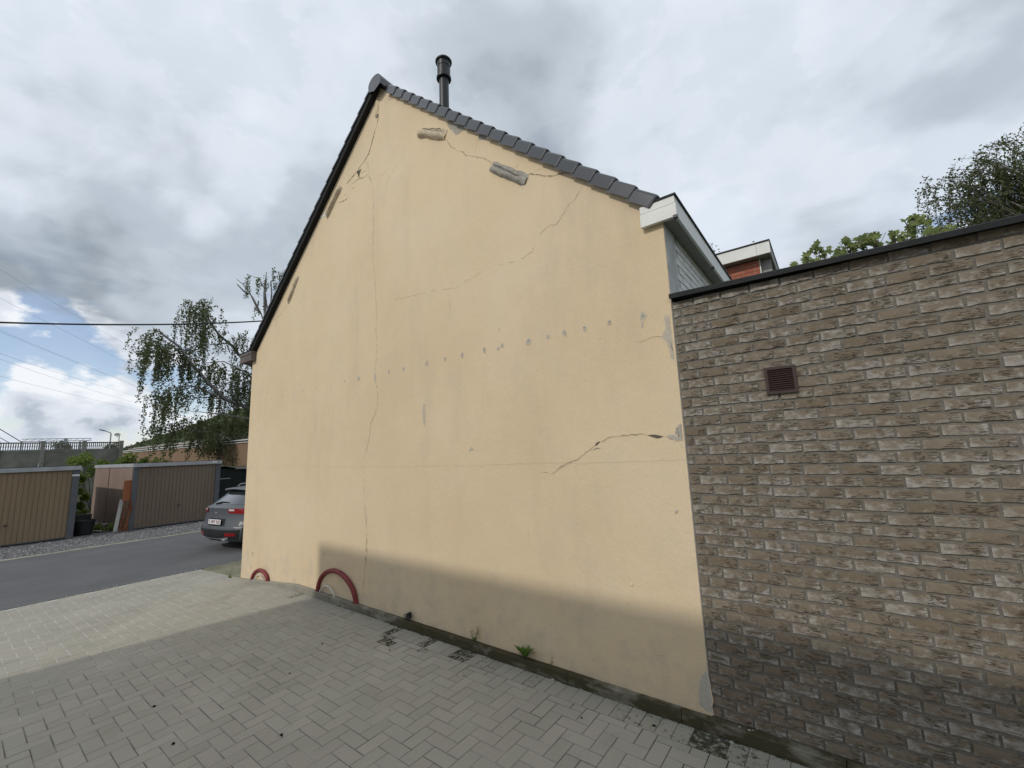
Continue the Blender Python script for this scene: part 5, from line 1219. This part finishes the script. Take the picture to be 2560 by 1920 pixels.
# ------------------------------------------------------------------ parked car
def car():
    t = tag(empty('parked_car'), 'dark grey hatchback parked beyond the house corner, seen from behind', 'car')
    A = math.radians(9); fw = Vector((-math.sin(A), math.cos(A), 0)); rt = Vector((math.cos(A), math.sin(A), 0)); O = Vector((-12.95, 4.27, ROAD_Z)); K = 1.06
    paint = NM('grey_car_paint', .42, (.085,.092,.102), .5); paint.b.inputs['Coat Weight'].default_value = .15; paint.b.inputs['Coat Roughness'].default_value = .3
    PAINT = paint.m
    glass = NM('car_glass', .05, (.03,.036,.04), .9); glass.b.inputs['Coat Weight'].default_value = 1.; GL = glass.m
    red = NM('red_lamp', .15, (.28,.008,.012), .6); RED = red.m
    lampw = NM('clear_lamp', .15, (.62,.58,.56), .6); LW = lampw.m
    dark = m_plain('black_car_trim', (.022,.023,.025), .6, .3); silver = m_plain('silver_skid_plate', (.30,.31,.32), .5, .4)
    tyre = m_plain('tyre_rubber', (.015,.015,.016), .85, .2); plate = m_plain('plate_white', (.72,.71,.70), .5, .3); ptxt = m_plain('plate_text', (.19,.02,.03), .6, .2)
    def W(x, s, z): return O+(rt*x+fw*s+Vector((0,0,z)))*K
    #        z     s    halfw  wrap  drop
    PR = [(.22,.16,.74,.10,.0),(.30,.05,.82,.14,.0),(.42,.01,.865,.17,.0),(.53,.0,.88,.18,.0),(.585,.012,.88,.19,.0),(.60,.055,.882,.18,.0),(.72,.075,.888,.20,.0),(.84,.085,.885,.22,.0),(.95,.075,.875,.23,.01),
          (1.0,.065,.86,.24,.015),(1.02,.085,.85,.25,.02),(1.06,.16,.82,.25,.03),(1.2,.33,.745,.22,.04),(1.36,.53,.665,.18,.05),(1.395,.575,.64,.16,.05),(1.415,.42,.62,.13,.05),(1.445,.44,.62,.13,.055),(1.465,.70,.63,.0,.06),(1.48,1.4,.645,.0,.07),(1.46,2.1,.63,.0,.07)]
    n = len(PR)
    def S(i, u, off=0):
        i = max(0, min(n-1.001, i)); k = int(i); f = i-k; a, b = PR[k], PR[k+1]; z, s, w, c, d = [p+(q-p)*f for p, q in zip(a, b)]
        e = abs(u)**3
        return W(u*w, s+c*e-off, z-d*abs(u)**2)
    U_ = [-1,-.97,-.92,-.84,-.72,-.55,-.35,-.12,.12,.35,.55,.72,.84,.92,.97,1]; m = len(U_)
    b = MB(); vs = [S(i if i < n-1 else n-1.001, u) for i in range(n) for u in U_]
    b.add(vs, [(i*m+j, (i+1)*m+j, (i+1)*m+j+1, i*m+j+1)[::-1] for i in range(n-1) for j in range(m-1)])
    # flanks, greenhouse sides, bonnet and front
    for sg in (-1, 1):
        rows = []
        for z, s, w, c, d in PR[:10]: rows.append([W(sg*w, s+c+(q*(4.05-s-c)), z-d) if q < 1 else W(sg*w*.86, 4.12-abs(z-.55)*.25, min(z, .86)) for q in (0,.06,.2,.4,.6,.8,.93,1)])
        k = len(rows[0]); vs = [p for q in rows for p in q]
        b.add(vs, [((i*k+j, i*k+j+1, (i+1)*k+j+1, (i+1)*k+j) if sg > 0 else (i*k+j, (i+1)*k+j, (i+1)*k+j+1, i*k+j+1)) for i in range(len(rows)-1) for j in range(k-1)])
    front = [W(x, 4.12, z) for z in (.22, .86) for x in (-.75, .75)]
    b.add(front, [(0,2,3,1)])
    b.add([W(-.86,2.95,.99),W(.86,2.95,.99),W(.75,4.08,.86),W(-.75,4.08,.86)], [(0,1,2,3)])
    b.add([W(-.80,.45,.22),W(.80,.45,.22),W(.75,4.1,.22),W(-.75,4.1,.22)], [(0,3,2,1)])
    body = autosmooth(b.build('body', PAINT, t), 50)
    gs = MB()
    for sg in (-1, 1):
        P = [W(sg*.862,.50,1.0),W(sg*.862,2.95,.99),W(sg*.63,2.1,1.40),W(sg*.63,.80,1.41)]
        gs.add(P, [(0,1,2,3) if sg > 0 else (3,2,1,0)])
    gs.add([W(-.84,2.95,.99),W(.84,2.95,.99),W(.63,2.1,1.39),W(-.63,2.1,1.39)], [(0,1,2,3)]); gs.build('side_windows', GL, t)
    def patch(i0, i1, u0, u1, off, name, mat, par=t, ni=5, nu=8, thick=.012):
        b = MB(); vs = []
        for q in range(ni+1):
            for j in range(nu+1):
                i = i0(j/nu)+(i1(j/nu)-i0(j/nu))*q/ni if callable(i0) else i0+(i1-i0)*q/ni
                vs.append(S(i, u0+(u1-u0)*j/nu, off))
        N = nu+1; k = len(vs)
        vs += [v+fw*thick for v in vs]
        fs = [(q*N+j, q*N+j+1, (q+1)*N+j+1, (q+1)*N+j) for q in range(ni) for j in range(nu)]
        rim = [j for j in range(N)]+[q*N+nu for q in range(1, ni+1)]+[ni*N+j for j in range(nu-1,-1,-1)]+[q*N for q in range(ni-1,0,-1)]
        fs += [(rim[a], k+rim[a], k+rim[(a+1)%len(rim)], rim[(a+1)%len(rim)]) for a in range(len(rim))]
        return autosmooth(b.add(vs, fs).build(name, mat, par), 40)
    rw = patch(11.15, 13.7, -.80, .80, .006, 'rear_window', GL, nu=12)
    patch(13.75, 14.6, -.86, .86, .004, 'window_top_seal', dark, rw, 2, 10)
    MB().tube([tuple(S(11.2,-.30,.03)), tuple(S(11.5,-.05,.035)), tuple(S(11.45,.32,.03))], [.02,.014,.008], 6).build('wiper', dark, rw)
    for sg in (-1, 1):
        a, b2 = (.50, 1.0) if sg > 0 else (-1.0, -.50)
        if sg > 0: i0, i1 = (lambda f: 7.15+.35*(1-f)), (lambda f: 8.9+.15*f)
        else: i0, i1 = (lambda f: 7.15+.35*f), (lambda f: 8.9+.15*(1-f))
        L_ = patch(i0, i1, a, b2, .014, 'tail_lamp', RED)
        a, b2 = (.54, .70) if sg > 0 else (-.70, -.54)
        patch(7.9, 8.7, a, b2, .020, 'reversing_lamp', LW, L_, 3, 3)
        a, b2 = (.52, .86) if sg > 0 else (-.86, -.52)
        patch(1.55, 2.15, a, b2, .012, 'reflector', RED, t, 2, 5)
        # side lamp wrap
        P = [W(sg*.888, .285, .86), W(sg*.888, .62, .93), W(sg*.884, .62, .97), W(sg*.880, .30, .97)]
        MB().add([p+rt*sg*.004 for p in P], [(0,1,2,3) if sg > 0 else (3,2,1,0)]).build('side_lamp', RED, L_)
    patch(.9, 2.8, -.96, .96, .008, 'lower_bumper', dark, t, 6, 14)
    patch(lambda f: .15+.45*abs(2*f-1)**2, lambda f: 1.05+.35*abs(2*f-1)**3, -.70, .66, .034, 'skid_plate', silver, t, 4, 12)
    patch(.12, .62, -.34, .26, .042, 'skid_recess', dark, t, 2, 6)
    for x in (.46,): MB().tube([tuple(W(x,-.005,.285)), tuple(W(x,.15,.285))], .03, 12).build('exhaust_tip', silver, t, smooth=True)
    patch(4.3, 6.3, -.40, .40, .002, 'plate_recess', dark, t, 3, 6)
    pl = MB(); 
    def flat(x0, x1, z0, z1, s, name, mat, par, th=.006, tilt=.1):
        P = [W(x, s+tilt*(z-z0)-q, z) for q in (0, th) for x, z in ((x0,z0),(x1,z0),(x1,z1),(x0,z1))]
        return MB().add(P, [(0,1,2,3),(7,6,5,4),(0,4,5,1),(1,5,6,2),(2,6,7,3),(3,7,4,0)]).build(name, mat, par)
    np_ = flat(-.26, .26, .625, .735, .03, 'number_plate', plate, t, .01)
    # plate characters, too small in the photograph to read apart: red strokes in their places
    xs = -.205
    for ch in ('1', '-', 'V', 'F', 'F', '-', '5', '5', '5')[:0]: pass
    for x, kind in ((-.205,'I'),(-.10,'V'),(-.045,'F'),(.01,'F'),(.10,'E'),(.155,'S'),(.21,'E')):
        st = {'I':[(0,0,.012,.07)],'V':[(-.015,.02,.012,.05),(.012,.02,.012,.05),(-.002,0,.014,.03)],'F':[(-.012,0,.012,.07),(-.002,.058,.024,.012),(-.002,.032,.018,.010)],
              'E':[(-.012,0,.012,.07),(-.002,.058,.026,.012),(-.002,.03,.02,.01),(-.002,0,.026,.012)],'S':[(-.012,.058,.034,.012),(-.012,.034,.012,.03),(-.012,.03,.034,.01),(.010,.006,.012,.028),(-.012,0,.034,.012)]}[kind]
        for a, z, w, h in st: flat(x+a, x+a+w, .645+z, .645+z+h, .019+.1*(.02+z), 'plate_stroke', ptxt, np_, .003)
    # maker's badge strokes on the tailgate
    for x0, x1, z0, z1 in ((-.085,-.07,.872,.91),(-.068,-.05,.885,.91),(-.068,-.046,.872,.888),(-.03,-.016,.872,.91),(.0,.016,.872,.902),(.018,.034,.882,.91),(.04,.054,.872,.91)):
        flat(x0, x1, z0, z1, .066, 'badge_stroke', silver, t, .006, 0)
    # spoiler lip, roof rails, wheels
    for sg in (-1, 1):
        MB().tube([tuple(W(sg*.56,.85,1.45)), tuple(W(sg*.565,.92,1.50)), tuple(W(sg*.58,1.5,1.515)), tuple(W(sg*.57,2.1,1.49))], .016, 8).build('roof_rail', silver, t, smooth=True)
        for s in (.86, 3.38):
            c = W(sg*.76, s, .315); ring = []
            w = MB(); prof = [(.30,-.1),(.315,-.07),(.315,.07),(.30,.1),(.20,.1),(.18,.06)]
            k = 24; vs = []
            for rr, o in prof: vs += [c+rt*sg*o+(fw*math.cos(a*2*math.pi/k)+Vector((0,0,1))*math.sin(a*2*math.pi/k))*rr for a in range(k)]
            w.add(vs, [(i*k+j, i*k+(j+1)%k, (i+1)*k+(j+1)%k, (i+1)*k+j) for i in range(5) for j in range(k)]+[tuple(5*k+j for j in range(k)), tuple(range(k-1,-1,-1))])
            wh = w.build('wheel', tyre, t)
            for q in range(5):
                a = q*2*math.pi/5; MB().beam(c+rt*sg*.075, c+rt*sg*.08+(fw*math.cos(a)+Vector((0,0,1))*math.sin(a))*.19, .05, .02).build('rim_spoke', dark, wh)
            ar = MB(); vs = []
            for rr, o in ((.35,.132),(.40,.134)): vs += [c+rt*sg*o+(fw*math.cos(math.pi*a/14)+Vector((0,0,1))*math.sin(math.pi*a/14))*rr for a in range(15)]
            ar.add(vs, [(j, j+1, 16+j, 15+j) for j in range(14)]); ar.build('wheel_arch', dark, t)
car()
